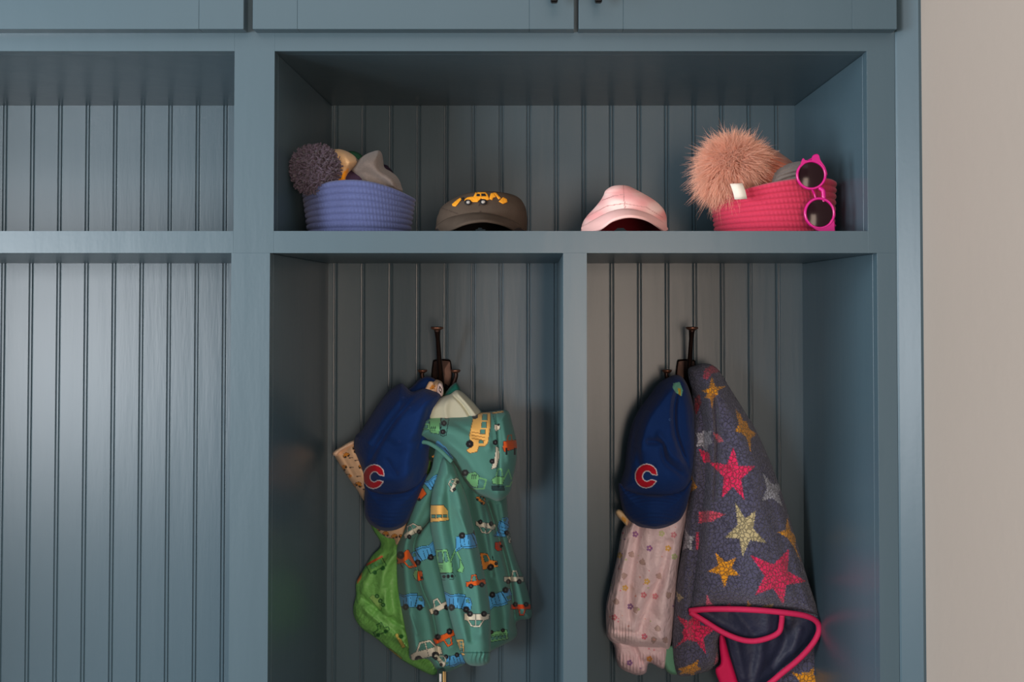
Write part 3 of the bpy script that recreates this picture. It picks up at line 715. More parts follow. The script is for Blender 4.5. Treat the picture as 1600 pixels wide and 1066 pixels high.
puff('crown', [(627, 599), (634, 604), (643, 612), (655, 609), (665, 607), (678, 611), (689, 618), (684, 640), (678, 665), (673, 700), (669, 730), (662, 756), (650, 768), (628, 778), (605, 780), (586, 775), (570, 764), (567, 740), (560, 720), (553, 701), (555, 683), (566, 671), (582, 645), (602, 617), (614, 606)],
     .345, .074, 46, M['twill'], nc, cap_paint(lg1, ex1), NAVY, Hb=.012,
     folds=[([(660, 608), (630, 640), (600, 680), (570, 735)], 5, -.009), ([(640, 612), (606, 645), (575, 690)], 9, .008), ([(684, 622), (660, 650), (640, 700), (632, 760)], 11, .010), ([(600, 690), (625, 700), (650, 690)], 8, -.006), ([(575, 735), (610, 748), (650, 735)], 10, .006), ([(670, 640), (655, 700)], 3, -.004), ([(605, 720), (618, 740)], 4, -.004)],
     extra=raise_logo(lg1), step=.8)
def vis(x, y): return .0006*np.sin(y*1.2)
puff('visor', [(569, 756), (580, 763), (604, 768), (630, 765), (650, 754), (666, 740), (665, 752), (656, 775), (647, 796), (636, 817), (622, 827), (604, 830), (586, 825), (572, 810), (569, 786), (570, 765)],
     .325, .030, 36, M['twill'], nc, None, NAVY2, folds=[([(618, 765), (604, 830)], 26, .018)], extra=lambda x, y: .0004*np.sin((y+.004*(x-612)**2)*1.1), Hb=.004, fade=5)
nc2 = thing('baseball_cap', P(1050, 590, .33), 'royal blue baseball cap with red letter, hanging left of the star fleece', 'cap')
lg2 = (1010, 744, 17.5, 12, .96)
def ex2(p):
    p.poly([(1052, 599), (1062, 597), (1067, 610), (1065, 619), (1056, 614), (1051, 606)], (120, 196, 170)); p.poly([(1059, 606), (1064, 608), (1064, 619), (1060, 616)], (206, 176, 60))
    p.circ(1047, 656, 2.0, (70, 110, 170)); p.circ(1047, 656, 1.1, (10, 30, 78))
puff('crown', [(1046, 589), (1055, 586), (1064, 588), (1071, 596), (1078, 612), (1085, 642), (1087, 667), (1088, 700), (1086, 728), (1082, 742), (1078, 762), (1062, 776), (1040, 782), (1012, 781), (990, 776), (969, 763), (976, 731), (979, 700), (986, 667), (997, 642), (1014, 619), (1029, 599)],
     .352, .078, 46, M['twill'], nc2, cap_paint(lg2, ex2), NAVY, Hb=.012,
     folds=[([(1064, 600), (1054, 630), (1056, 680), (1078, 735)], 4.5, -.016), ([(1044, 610), (1014, 650), (1000, 700)], 13, .014), ([(1072, 610), (1074, 660), (1084, 700)], 6, .008), ([(1014, 690), (1034, 694), (1040, 720), (1070, 744)], 5, -.010), ([(1030, 680), (1050, 712), (1078, 730)], 6, .008), ([(996, 700), (1000, 730), (1020, 730)], 5, -.005), ([(985, 690), (983, 745)], 5, .005), ([(1012, 620), (996, 660), (986, 720)], 4, -.006)],
     extra=raise_logo(lg2), step=.8)
puff('visor', [(967, 755), (985, 764), (1010, 770), (1040, 770), (1064, 763), (1081, 750), (1080, 762), (1077, 776), (1071, 798), (1060, 815), (1043, 824), (1020, 828), (998, 823), (982, 812), (973, 797), (968, 776)],
     .330, .034, 36, M['twill'], nc2, None, NAVY2, folds=[([(1024, 765), (1021, 830)], 28, .020)], extra=lambda x, y: .0005*np.sin((y-.004*(x-1022)**2)*1.1), Hb=.004, fade=5)

# ------------------------------------------------------------------ right bay: pink jacket and fleece
hp2 = P(1072, 604, DEP-.05)
PK = (240, 214, 216)
def paint_pink(p):
    p.at(0, 0); r = random.Random(4)
    def flower(x, y, c, s=1.0):
        for k in range(5): p.circ(x+3.1*s*math.cos(k*1.256), y+3.1*s*math.sin(k*1.256), 2.1*s, c)
        p.circ(x, y, 1.3*s, (230, 206, 196))
    for (x, y, c) in ((993, 835, (160, 104, 160)), (1015, 857, (150, 96, 158)), (1044, 857, (232, 184, 92)), (1034, 834, (206, 206, 150)), (1011, 909, (232, 184, 92)), (977, 919, (232, 184, 92)), (985, 948, (140, 96, 150)), (968, 868, (234, 190, 110)), (1006, 930, (228, 130, 140)), (1007, 995, (222, 110, 130)), (960, 965, (224, 130, 140)), (1024, 932, (228, 140, 150)), (1053, 836, (220, 140, 150)), (1015, 1030, (234, 160, 80)), (984, 1036, (140, 96, 150)), (1054, 870, (196, 206, 150))): flower(x, y, c, .95)
    for (x, y, rr) in ((1004, 878, 20), (976, 900, 80), (1028, 982, 10), (987, 866, 30), (994, 953, 60), (1030, 900, 30), (1045, 930, 70), (963, 940, 10), (1040, 1000, 30), (1022, 1000, 80)):
        p.at(x, y, 5, rr); p.poly([(-1, .2), (-.2, -.9), (.6, -.3), (1, .5), (.2, .9), (-.6, .7)], (202, 172, 164), (176, 140, 138), .5)
    p.at(0, 0)
    for _ in range(40):
        x = r.uniform(950, 1060); y = r.uniform(820, 1045); c = r.choice([(228, 120, 140), (206, 206, 150), (232, 170, 160), (170, 130, 170)])
        p.circ(x, y, r.uniform(.9, 1.6), c)
def cuff2(x, y): return .0016*np.sin(x*1.35)*np.exp(-((y-(985+.12*(x-950)))/13)**2)*np.clip((1012-x)/20, 0, 1)
wj = thing('windbreaker', hp2+(-.03, 0, -.02), 'pale pink floral windbreaker with gathered cuff hanging below the blue cap', 'jacket')
puff('lower_sleeve', [(956, 990), (960, 1012), (963, 1033), (972, 1046), (994, 1055), (1009, 1052), (1015, 1036), (1038, 1045), (1044, 1010), (1020, 990)], .372, .030, 14, M['nylon'], wj, paint_pink, (234, 202, 206),
     folds=[([(990, 1010), (1002, 1036)], 4, -.006)], extra=lambda x, y: .0016*np.sin(x*1.2)*np.clip((y-1018)/10, 0, 1))
puff('body', [(1072, 640), (1040, 700), (985, 790), (979, 816), (971, 832), (963, 875), (953, 918), (947, 946), (947, 981), (949, 996), (963, 1007), (997, 1014), (1035, 1015), (1047, 1012), (1052, 975), (1058, 903), (1066, 846), (1074, 800), (1082, 700)],
     .362, .040, 26, M['nylon'], wj, paint_pink, PK,
     folds=[([(990, 818), (976, 860), (966, 920), (958, 985)], 9, .008), ([(998, 822), (988, 880), (982, 930), (986, 970)], 7, -.010), ([(1014, 830), (1012, 900), (996, 950), (984, 1000)], 11, .009), ([(1046, 850), (1034, 900), (1014, 945), (1000, 985)], 8, -.012), ([(1062, 830), (1046, 900), (1030, 1005)], 12, .010), ([(970, 915), (966, 980)], 4, -.004), ([(984, 836), (972, 870)], 4, -.004), ([(1026, 850), (1022, 880)], 6, -.005), ([(953, 985), (995, 990)], 3.5, -.005), ([(1020, 960), (1044, 985)], 7, -.004)],
     extra=cuff2)
puff('collar_facing', [(962, 803), (966, 796), (975, 800), (984, 808), (980, 822), (974, 817)], .352, .012, 5, M['cloth'], wj, lambda p: p.at(0, 0).poly([(972, 806), (979, 812), (977, 818), (971, 813)], (236, 176, 84)), (234, 204, 160), step=.8, label='yellow and cream printed facing')
puff('mint_lining', [(1036, 1014), (1054, 1010), (1060, 1030), (1058, 1054), (1040, 1047)], .366, .014, 6, M['cloth'], wj, None, (108, 164, 134), label='mint green lining', step=.9)

FLC = (96, 95, 122)
HP = (255, 52, 108); OR2 = (255, 172, 44); KH = (214, 198, 150); GW = (196, 196, 208); LP = (255, 118, 154)
def star5(p, tips, c, k=.42):
    t = np.array(tips, float); cen = t.mean(0); pts = []
    for i in range(len(t)):
        pts.append(t[i]); m_ = (t[i]+t[(i+1) % len(t)])/2
        pts.append(cen+(m_-cen)*k*1.18)
    p.at(0, 0).poly(pts, c)
def stars(p):
    p.at(0, 0)
    # shapes with a slightly ragged pile edge
    old = p.p; p.p = p.p + np.stack([np.sin(old[:, 1]*1.7+old[:, 0]*.6), np.cos(old[:, 0]*1.5-old[:, 1]*.7)], 1)*.7
    p.poly([(1098, 590), (1101, 578), (1112, 570), (1122, 574), (1125, 581), (1112, 584), (1104, 594)], (206, 84, 110))
    star5(p, [(1112, 589), (1134, 604), (1122, 616), (1113, 640), (1100, 622), (1096, 611)], OR2, .45)
    star5(p, [(1150, 641), (1166, 658), (1182, 678), (1173, 708), (1166, 684), (1148, 674)], OR2, .55)
    p.poly([(1150, 640), (1157, 648), (1160, 656), (1152, 656)], OR2)
    p.poly([(1114, 676), (1124, 680), (1131, 690), (1122, 692)], (240, 110, 130))
    star5(p, [(1112, 672), (1114, 692), (1104, 706), (1088, 698), (1086, 676), (1100, 672)], GW, .6)
    star5(p, [(1146, 699), (1180, 729), (1163, 781), (1128, 778), (1107, 722)], HP)
    p.poly([(1092, 702), (1108, 708), (1110, 722), (1100, 724)], HP)
    star5(p, [(1192, 740), (1223, 756), (1223, 792), (1190, 783)], GW, .45)
    p.poly([(1086, 622), (1093, 616), (1096, 630), (1088, 648), (1084, 640)], (190, 20, 50))
    p.poly([(1092, 800), (1110, 798), (1133, 804), (1112, 815), (1092, 818)], (240, 92, 120))
    star5(p, [(1149, 786), (1181, 798), (1198, 849), (1160, 870), (1133, 840)], KH)
    star5(p, [(1118, 864), (1151, 871), (1156, 899), (1132, 920), (1106, 893)], OR2)
    star5(p, [(1233, 858), (1261, 909), (1224, 945), (1180, 930), (1172, 867)], HP)
    star5(p, [(1230, 808), (1244, 840), (1252, 880), (1234, 846), (1215, 832)], OR2, .5)
    star5(p, [(1070, 826), (1086, 838), (1082, 862), (1064, 862)], GW, .5)
    p.poly([(1088, 830), (1092, 832), (1092, 858), (1087, 860)], (220, 76, 110))
    p.poly([(1104, 928), (1110, 940), (1120, 952), (1103, 954)], LP); p.poly([(1128, 952), (1142, 942), (1138, 954)], LP)
    star5(p, [(1168, 938), (1174, 946), (1166, 954)], OR2, .8); p.poly([(1190, 948), (1208, 944), (1206, 954), (1194, 955)], (206, 166, 84))
    star5(p, [(1057, 962), (1088, 956), (1120, 982), (1103, 1022), (1082, 1002), (1054, 1013), (1066, 988)], HP, .5)
    star5(p, [(1056, 924), (1068, 934), (1060, 942)], KH, .8)
    star5(p, [(1092, 1031), (1096, 1046), (1084, 1056), (1062, 1054), (1058, 1046)], OR2, .6)
    star5(p, [(1272, 1042), (1284, 1062), (1276, 1082), (1246, 1082), (1236, 1050), (1254, 1050)], OR2, .5)
    star5(p, [(1080, 742), (1090, 762), (1072, 776)], OR2, .7)
    p.poly([(1250, 966), (1270, 975), (1264, 985), (1248, 978)], GW)
    p.poly([(1120, 1020), (1124, 1034), (1116, 1040)], LP)
    p.p = old
def pile(x, y): return .0005*np.sin(x*1.1+np.sin(y*.7)*2)*np.sin(y*1.2+np.cos(x*.6)*2)
fj = thing('fleece_jacket', hp2+(.04, -.02, .0), 'charcoal fleece jacket with pink, orange and cream stars and pink binding', 'jacket')
puff('back_panel', [(1080, 590), (1092, 580), (1110, 600), (1130, 700), (1150, 800), (1180, 900), (1150, 990), (1127, 1000), (1124, 1036), (1108, 1048), (1092, 1053), (1074, 1057), (1056, 1051), (1050, 1010), (1052, 961), (1058, 903), (1065, 860), (1070, 812), (1077, 768), (1076, 720), (1082, 640)],
     .368, .052, 22, M['sherpa'], fj, stars, FLC, folds=[([(1084, 640), (1086, 720), (1078, 800), (1070, 880), (1072, 1000)], 8, .010), ([(1096, 1000), (1110, 1040)], 6, .005)], extra=pile)
puff('lower_panel', [(1190, 940), (1270, 960), (1282, 980), (1280, 1004), (1286, 1047), (1292, 1066), (1296, 1100), (1230, 1110), (1190, 1090)], .376, .040, 22, M['sherpa'], fj, stars, FLC, extra=pile)
puff('lining', [(1120, 950), (1260, 955), (1276, 975), (1276, 992), (1262, 1012), (1240, 1034), (1215, 1054), (1190, 1085), (1150, 1090), (1134, 1040), (1126, 990)], .345, .018, 18, M['lining'], fj, None, FLC,
     folds=[([(1190, 1000), (1188, 1030), (1178, 1070)], 9, .007), ([(1222, 975), (1226, 1000), (1206, 1040)], 8, -.006), ([(1250, 985), (1240, 1020)], 8, .005), ([(1150, 1000), (1162, 1060)], 8, .006)])
puff('pocket_flap', [(1080, 948), (1222, 950), (1221, 966), (1218, 988), (1201, 997), (1178, 1002), (1155, 1000), (1127, 988), (1098, 970), (1080, 958)], .315, .012, 12, M['lining'], fj, None, FLC,
     folds=[([(1100, 958), (1150, 985)], 9, .004), ([(1150, 955), (1176, 990)], 8, -.004), ([(1200, 955), (1200, 990)], 8, .004)])
puff('front_panel', [(1075, 578), (1084, 572), (1097, 568), (1112, 570), (1125, 581), (1140, 606), (1163, 642), (1184, 678), (1204, 723), (1217, 757), (1236, 817), (1253, 875), (1267, 921), (1279, 955), (1281, 966), (1259, 961), (1221, 956), (1178, 953), (1121, 952), (1084, 957), (1076, 952), (1075, 940), (1081, 903), (1089, 846), (1093, 800), (1098, 740), (1096, 700), (1094, 660), (1086, 620), (1078, 600)],
     .345, .064, 40, M['sherpa'], fj, stars, FLC, Hb=.01,
     folds=[([(1104, 610), (1112, 680), (1112, 760), (1104, 850)], 7, .012), ([(1116, 620), (1120, 700), (1116, 780)], 3.5, -.014), ([(1130, 610), (1160, 720), (1180, 850), (1190, 940)], 26, .016), ([(1200, 780), (1230, 870), (1250, 940)], 10, -.006)],
     extra=pile)
band('binding', [(1077, 955, .308), (1100, 952.5, .300), (1140, 952, .290), (1180, 953.5, .284), (1221, 957, .286), (1256, 962, .294), (1274, 970, .302), (1280, 982, .306), (1275, 998, .306), (1262, 1016, .304), (1244, 1034, .302), (1222, 1052, .302), (1200, 1070, .306), (1170, 1090, .31)], -.004, .0048, M['binding'], fj)
band('binding', [(1078, 957, .306), (1098, 969, .302), (1127, 987, .298), (1155, 999, .296), (1178, 1002, .296), (1201, 997, .297), (1217, 988, .298), (1221, 974, .296), (1222, 961, .292)], -.005, .0046, M['binding'], fj)
puff('facing_band', [(1125, 992), (1132, 996), (1140, 1025), (1151, 1060), (1160, 1095), (1138, 1095), (1122, 1062), (1118, 1046), (1126, 1036), (1124, 1010)], .324, .009, 7, mat('hot_pink_facing', (222, 12, 84), .7), fj, None, FLC, step=.9, label='hot pink facing')

# ------------------------------------------------------------------ rope baskets
def basket(cx, cy, rtx, rty, rbx, rby, h, rows, dip, m, name, label, bx=0.0):
    t = thing(name, (cx+bx, cy, zs1), label, 'basket')
    NT = 300; sub = 7; th = np.arange(NT)*2*math.pi/NT
    prof = []                                            # (t height 0..1, radial offset)
    for j in range(rows*sub+1):
        ph = j/sub; f = abs(math.sin(math.pi*ph)); prof.append((j/(rows*sub), .0030*f**.5-.002))
    rope = h/rows
    V = []
    def ring(tt, off, inner=0):
        d = dip(th)
        zz = zs1 + h*tt*(1+0*th) + d*tt**1.6
        rx = rbx+(rtx-rbx)*tt**.9; ry = rby+(rty-rby)*tt**.9
        st = .00055*np.cos(th*95+math.floor(tt*rows-1e-6)*1.7+ (tt*rows % 1)*2.2)
        return np.stack([cx+bx*(1-tt)+(rx+off-inner+st)*np.cos(th), cy+(ry+off-inner+st)*np.sin(th), zz], 1)
    rings = [ring(0, -.004)*[1, 1, 1]]
    for tt, off in prof: rings.append(ring(tt, off))
    top = rings[-1]
    for k in (1, 2, 3):
        r_ = ring(1, -.002-.002*k); r_[:, 2] += [.0012, .0012, -.0005][k-1]; rings.append(r_)
    for tt in np.linspace(.97, .05, 16): rings.append(ring(tt, 0, .009))
    m_ = len(rings); V = np.concatenate(rings)
    k = np.arange(NT); k2 = (k+1) % NT
    Q = np.concatenate([np.stack([i*NT+k, i*NT+k2, (i+1)*NT+k2, (i+1)*NT+k], 1) for i in range(m_-1)])
    base = MB().lathe([(.0005, .001), (1, .001), (1, .005), (.0005, .005)], (cx+bx, cy, zs1), n=48, sx=rbx-.003, sy=rby-.003)
    mesh('woven_wall', V, Q, m, t)
    base.build('bottom', m, t)
    return t, ring
zsh = zs1
bcx, bcy = X(561, .145), .145
bh = Z(281, .06)-zsh
b1, ring1 = basket(bcx, bcy, .0855, .080, .0765, .072, bh, 8, lambda th: -.013*np.cos(th)**2-.006*(np.cos(th) > 0)*np.cos(th)**2, M['rope_blue'], 'rope_basket', 'small periwinkle blue coiled rope basket with hats, beside the brown cap')
def tab(par, px, py, Y, w_, h_, lean, rot=0.0):
    c = P(px, py, Y); V = []; n = 6
    for i in range(n):
        t = i/(n-1)
        for s_ in (-1, 1):
            for dy in (0, .0012):
                V.append((c[0]+s_*w_/2*math.cos(rot)+(t-.5)*lean*h_, c[1]+dy-.0035*math.sin(math.pi*t)+.004*(t-.5)+s_*w_/2*math.sin(rot), c[2]+(t-.5)*h_))
    Fs = []
    for i in range(n-1):
        a = 4*i; Fs += [(a, a+2, a+6, a+4), (a+1, a+5, a+7, a+3), (a, a+4, a+5, a+1), (a+2, a+3, a+7, a+6)]
    Fs += [(0, 1, 3, 2), (4*n-4, 4*n-2, 4*n-1, 4*n-3)]
    return mesh('label_tab', V, Fs, M['tab'], par)
tab(b1, 646, 318, .15, .004, .014, .2, 1.2)
pcx, pcy = X(1208, .15), .15
ph_ = Z(275, .06)-zsh
b2, ring2 = basket(pcx, pcy, .0950, .084, .0890, .078, ph_, 9, lambda th: -.028*((1-np.cos(th))/2)**2.2, M['rope_pink'], 'rope_basket', 'small coral pink coiled rope basket with a white tab and fur pompom hat', bx=.002)
tab(b2, 1154, 299, .066, .0185, .0235, -.25, -.45)

# ------------------------------------------------------------------ strands
def strands(roots, dirs, L, w0, seg=4, droop=.0, curl=.0, sides=3, tip=.15):
    n = len(roots); roots = np.asarray(roots); d = dirs/np.linalg.norm(dirs, axis=1)[:, None]
    side = np.cross(d, rng.normal(size=(n, 3))); side /= np.linalg.norm(side, axis=1)[:, None]
    side2 = np.cross(d, side); cd = rng.normal(size=(n, 3))*curl
    V = np.zeros((n, seg+1, sides, 3))
    for i in range(seg+1):
        t = i/seg
        c = roots + d*(L*t)[:, None] + np.array([0, 0, -1])*(droop*L*t*t)[:, None] + cd*(L*t*t)[:, None]
        wd = w0*(1-(1-tip)*t**1.5)
        for k in range(sides):
            a = 2*math.pi*k/sides
            V[:, i, k] = c + (side*math.cos(a)+side2*math.sin(a))*(wd[:, None] if np.ndim(wd) else wd)
    base = np.arange(n)*(seg+1)*sides; Q = []
    for i in range(seg):
        for k in range(sides):
            k2 = (k+1) % sides
            Q.append(np.stack([base+i*sides+k, base+i*sides+k2, base+(i+1)*sides+k2, base+(i+1)*sides+k], 1))
    for _k in range(1):                     # close the tips with a folded quad
        k = seg*sides
        Q.append(np.stack([base+k, base+k+1, base+k+2, base+k+(3 if sides > 3 else 2)], 1) if sides > 3 else np.stack([base+k, base+k+1, base+k+2, base+k+2], 1))
    if sides == 3: Q = Q[:-1]
    return V.reshape(-1, 3), np.concatenate(Q)
def ball(c, r, n=20, sq=(1, 1, 1)):
    V = []; Q = []
    for i in range(n+1):
        for k in range(2*n):
            a = math.pi*(i+.001)/(n+.002); b = math.pi*k/n
            V.append((c[0]+sq[0]*r*math.sin(a)*math.cos(b), c[1]+sq[1]*r*math.sin(a)*math.sin(b), c[2]+sq[2]*r*math.cos(a)))
    for i in range(n):
        for k in range(2*n):
            k2 = (k+1) % (2*n); Q.append((i*2*n+k, (i+1)*2*n+k, (i+1)*2*n+k2, i*2*n+k2))
    return np.array(V), np.array(Q)
def sph(n):
    v = rng.normal(size=(n, 3)); return v/np.linalg.norm(v, axis=1)[:, None]

# dark pompom hat
c = P(494, 266, .100); R_ = .0385
h1 = thing('knit_hat', P(530, 300, .14), 'dark mauve knit hat with a big yarn pompom hanging over the blue basket', 'hat')
d = sph(3000); Vb, Qb = ball(c, R_*.72)
V1, Q1 = strands(c+d*R_*.45, d+rng.normal(size=d.shape)*.16, np.full(len(d), R_*.58)*rng.uniform(.85, 1.1, len(d)), .00135, seg=5, curl=.42, sides=5, tip=.9)
rel_ = V1-c; dd_ = np.linalg.norm(rel_, axis=1); lim = np.repeat(R_*rng.uniform(.86, 1.1, len(d)), len(V1)//len(d))
V1 = c+rel_*np.minimum(1, lim/dd_)[:, None]
mesh('pompom', np.concatenate([V1, Vb]), np.concatenate([Q1, Qb+len(V1)]), M['yarn'], h1)
puff('crown', [(500, 262), (520, 258), (570, 256), (600, 257), (608, 262), (616, 274), (616, 300), (560, 310), (500, 300)], .205, .10, 26, M['knit_purple'], h1, None, step=1.6, Hb=.01, ycap=.3)
# tan and orange hat
h2 = thing('knit_hat', P(535, 300, .13), 'cream and orange soft hat with dark green edge between pompom and grey knit', 'hat')
puff('crown', [(508, 244), (518, 235), (529, 233), (541, 236), (553, 243), (560, 252), (556, 262), (548, 272), (545, 300), (512, 300), (504, 262)], .150, .050, 20, M['knit_tan'], h2,
     lambda p: (p.at(0, 0).poly([(545, 262), (542, 290), (524, 290), (530, 278), (538, 268)], (246, 156, 34)).line([(557, 246), (559, 254)], (60, 50, 40), 1.0)), (228, 184, 134), step=1.1, Hb=.02, ycap=.3,
     folds=[([(540, 240), (546, 262), (540, 280)], 6, .006), ([(528, 240), (532, 270)], 4, -.004)])
puff('edge', [(544, 238), (552, 236), (562, 240), (568, 247), (560, 256), (548, 250)], .165, .012, 5, mat('dark_green_knit', (24, 74, 50), .9), h2, None, step=1.2, ycap=.3, label='dark green edge')
# grey knit
h3 = thing('knit_mitten', P(590, 300, .12), 'folded grey wool mitten lying in the blue rope basket', 'mitten')
puff('hand', [(549, 267), (555, 257), (562, 248), (572, 241), (582, 237), (592, 235), (597, 241), (599, 252), (601, 262), (612, 269), (621, 277), (627, 290), (624, 302), (566, 304), (560, 282)], .140, .046, 16, M['knit_grey'], h3, None, step=1.1, Hb=.02, ycap=.3,
     folds=[([(570, 252), (588, 264), (614, 284)], 9, .006), ([(560, 266), (590, 280), (612, 294)], 6, -.004)])
# fur pompom hat
h4 = thing('knit_hat', P(1180, 300, .14), 'rust ribbed hat with a fluffy peach faux fur pompom on the pink basket', 'hat')
c = np.array(P(1146, 259, .120)); R_ = .0485
d = sph(13000)
d = d[(d[:, 1] < .75)]
n = len(d); sq = np.array([1.0, .85, .92])
tw = np.array([-.2, -.1, -.25])
clump = sph(110); ci = np.argmax(d @ clump.T, axis=1); cl = clump[ci]-d
cl[:, :] *= 1.0
Ls = R_*rng.uniform(.32, .62, n)*(1+.45*rng.random(n)**6)*(1-.25*np.clip(-d[:, 2]+d[:, 0]*.6, 0, 1))
low = np.clip(-d[:, 2]-.1*d[:, 0], 0, 1)
V1, Q1 = strands(c+d*R_*.70*sq + np.array([-.012, 0, -.010])*low[:, None], d*1.0+cl+tw*.55+rng.normal(size=d.shape)*.22, Ls, .00042, seg=5, droop=.22, curl=.22, sides=3, tip=.1)
Vb, Qb = ball(c+(-.002, .003, -.002), R_*.78, sq=(.96, .8, .9))
mesh('fur_pompom', np.concatenate([V1, Vb]), np.concatenate([Q1, Qb+len(V1)]), M['fur'], h4)
puff('ribbed_crown', [(1168, 240), (1180, 228), (1192, 227), (1206, 231), (1222, 241), (1238, 253), (1244, 262), (1240, 300), (1170, 300), (1160, 270)], .165, .060, 22, M['knit_rust'], h4, None, step=1.0, Hb=.02, ycap=.3,
     extra=lambda x, y: .0022*np.sin(((y-227)-.55*(x-1180)+.002*(x-1180)**2)*1.05), folds=[([(1180, 262), (1215, 262)], 6, -.006)])
h5 = thing('knit_hat', P(1235, 300, .12), 'grey ribbed knit hat behind the magenta sunglasses', 'hat')
puff('ribbed_crown', [(1206, 275), (1211, 267), (1220, 260), (1234, 255), (1250, 252), (1262, 255), (1268, 264), (1270, 300), (1206, 300)], .128, .046, 18, M['knit_grey'], h5, None, step=1.0, Hb=.02, ycap=.3,
     extra=lambda x, y: .0022*np.sin(((y-255)+.22*(x-1230)-.004*(x-1240)**2)*1.0))

# ------------------------------------------------------------------ sunglasses hooked on the pink basket
sg = thing('sunglasses', P(1290, 358, .05), 'round magenta child sunglasses hooked upright over the pink basket rim', 'sunglasses')
def lens_at(px, py, rx, ry, Y, rot, tiltx):
    c = np.array(P(px, py, Y)); k = 1/ (F/(Y-CY)); rx *= k; ry *= k
    T = np.linspace(0, 2*math.pi, 49)[:-1]; cr, sr = math.cos(rot), math.sin(rot)
    def pt(a, s_, dy): 
        x, z = rx*s_*math.cos(a), ry*s_*math.sin(a); return (c[0]+x*cr-z*sr, c[1]+dy+tiltx*(x*cr-z*sr), c[2]+x*sr+z*cr)
    m = MB(); prof = [(1.0, .0022), (1.10, .0026), (1.17, .0018), (1.19, 0), (1.17, -.0018), (1.10, -.0028), (1.02, -.0024), (.985, -.0012), (.985, .001)]
    n = len(T); b = 0
    for s_, dy in prof: m.V += [pt(a, s_, dy) for a in T]
    for i in range(len(prof)):
        j = (i+1) % len(prof)
        for q in range(n): m.F.append((i*n+q, i*n+(q+1) % n, j*n+(q+1) % n, j*n+q))
    fr = m.build('rim', M['magenta'], sg, smooth=True)
    l = MB(); rr = [1.0, .8, .55, .3, .02]
    for s_ in rr: l.V += [pt(a, s_, -.0006-.0016*(1-s_*s_)) for a in T]
    for i in range(4):
        for q in range(n): l.F.append((i*n+q, i*n+(q+1) % n, (i+1)*n+(q+1) % n, (i+1)*n+q))
    l.F.append(tuple(range(4*n, 5*n)))
    b_ = len(l.V); l.V += [pt(a, 1.0, .0006) for a in T]; l.F.append(tuple(range(b_, b_+n))[::-1])
    l.build('lens', M['lens'], fr, smooth=True)
    return c
YS = .052
c1 = lens_at(1267.5, 273.5, 20.0, 20.0, YS, .2, -.05)
c2 = lens_at(1280.5, 333.5, 20.5, 21.5, YS-.006, .15, -.05)
def prism(name, pts, Y, dep, m, par, smoothn=4):
    ol = cat(pts, smoothn); n = len(ol); V = []
    cen = ol.mean(0)
    for s_, dy in ((.93, -dep/2), (1, -dep/4), (1, dep/4), (.93, dep/2)):
        q = cen+(ol-cen)*s_ if s_ < 1 else ol
        V += [tuple(v) for v in P(q[:, 0], q[:, 1], Y+dy)]
    Fs = [tuple(range(n)), tuple(range(3*n, 4*n))[::-1]]
    for i in range(3): Fs += [(i*n+k, (i+1)*n+k, (i+1)*n+(k+1) % n, i*n+(k+1) % n) for k in range(n)]
    return mesh(name, V, Fs, m, par, smooth=False)
bp1 = P(1276, 295, YS-.003); bp2 = P(1286, 313, YS-.005)
br = MB()
br.tube(cat([P(1281, 294, YS), P(1286, 298, YS-.004), P(1287, 304, YS-.005), P(1287, 310, YS-.005), P(1286, 316, YS-.004)], 6, closed=False), .0032, 12)
br.tube(cat([P(1269, 296, YS), P(1272, 302, YS+.002), P(1274, 308, YS+.002), P(1276, 314, YS)], 6, closed=False), .0016, 10)
br.build('bridge', M['magenta'], sg, smooth=True)
prism('corner_piece', [(1268, 249), (1270, 243), (1276, 240.5), (1280, 243), (1282, 250), (1290, 262), (1293, 274), (1288, 268), (1280, 256), (1270, 252)], YS, .0058, M['magenta'], sg, 3)
prism('corner_piece', [(1250, 262), (1252, 252), (1255, 247), (1258, 250), (1262, 251), (1256, 257)], YS, .0052, M['magenta'], sg, 3)
prism('corner_piece', [(1270, 355), (1280, 358), (1292, 353), (1301, 340), (1304, 345), (1304.5, 357), (1303, 362), (1280, 362)], YS-.006, .0058, M['magenta'], sg, 3)
e1 = np.array(P(1275, 245, YS)); e2 = np.array(P(1303, 352, YS-.006))
MB().tube(cat([e1, e1+(.001, .012, 0), e1+(-.004, .05, -.004), e1+(-.008, .080, -.018), e1+(-.010, .095, -.032)], 6, closed=False), .0022, 10).build('temple', M['magenta'], sg, smooth=True)
MB().tube(cat([e2, e2+(.004, .012, 0), e2+(.006, .05, .004), e2+(.006, .085, .004)], 6, closed=False), .0022, 10).build('temple', M['magenta'], sg, smooth=True)

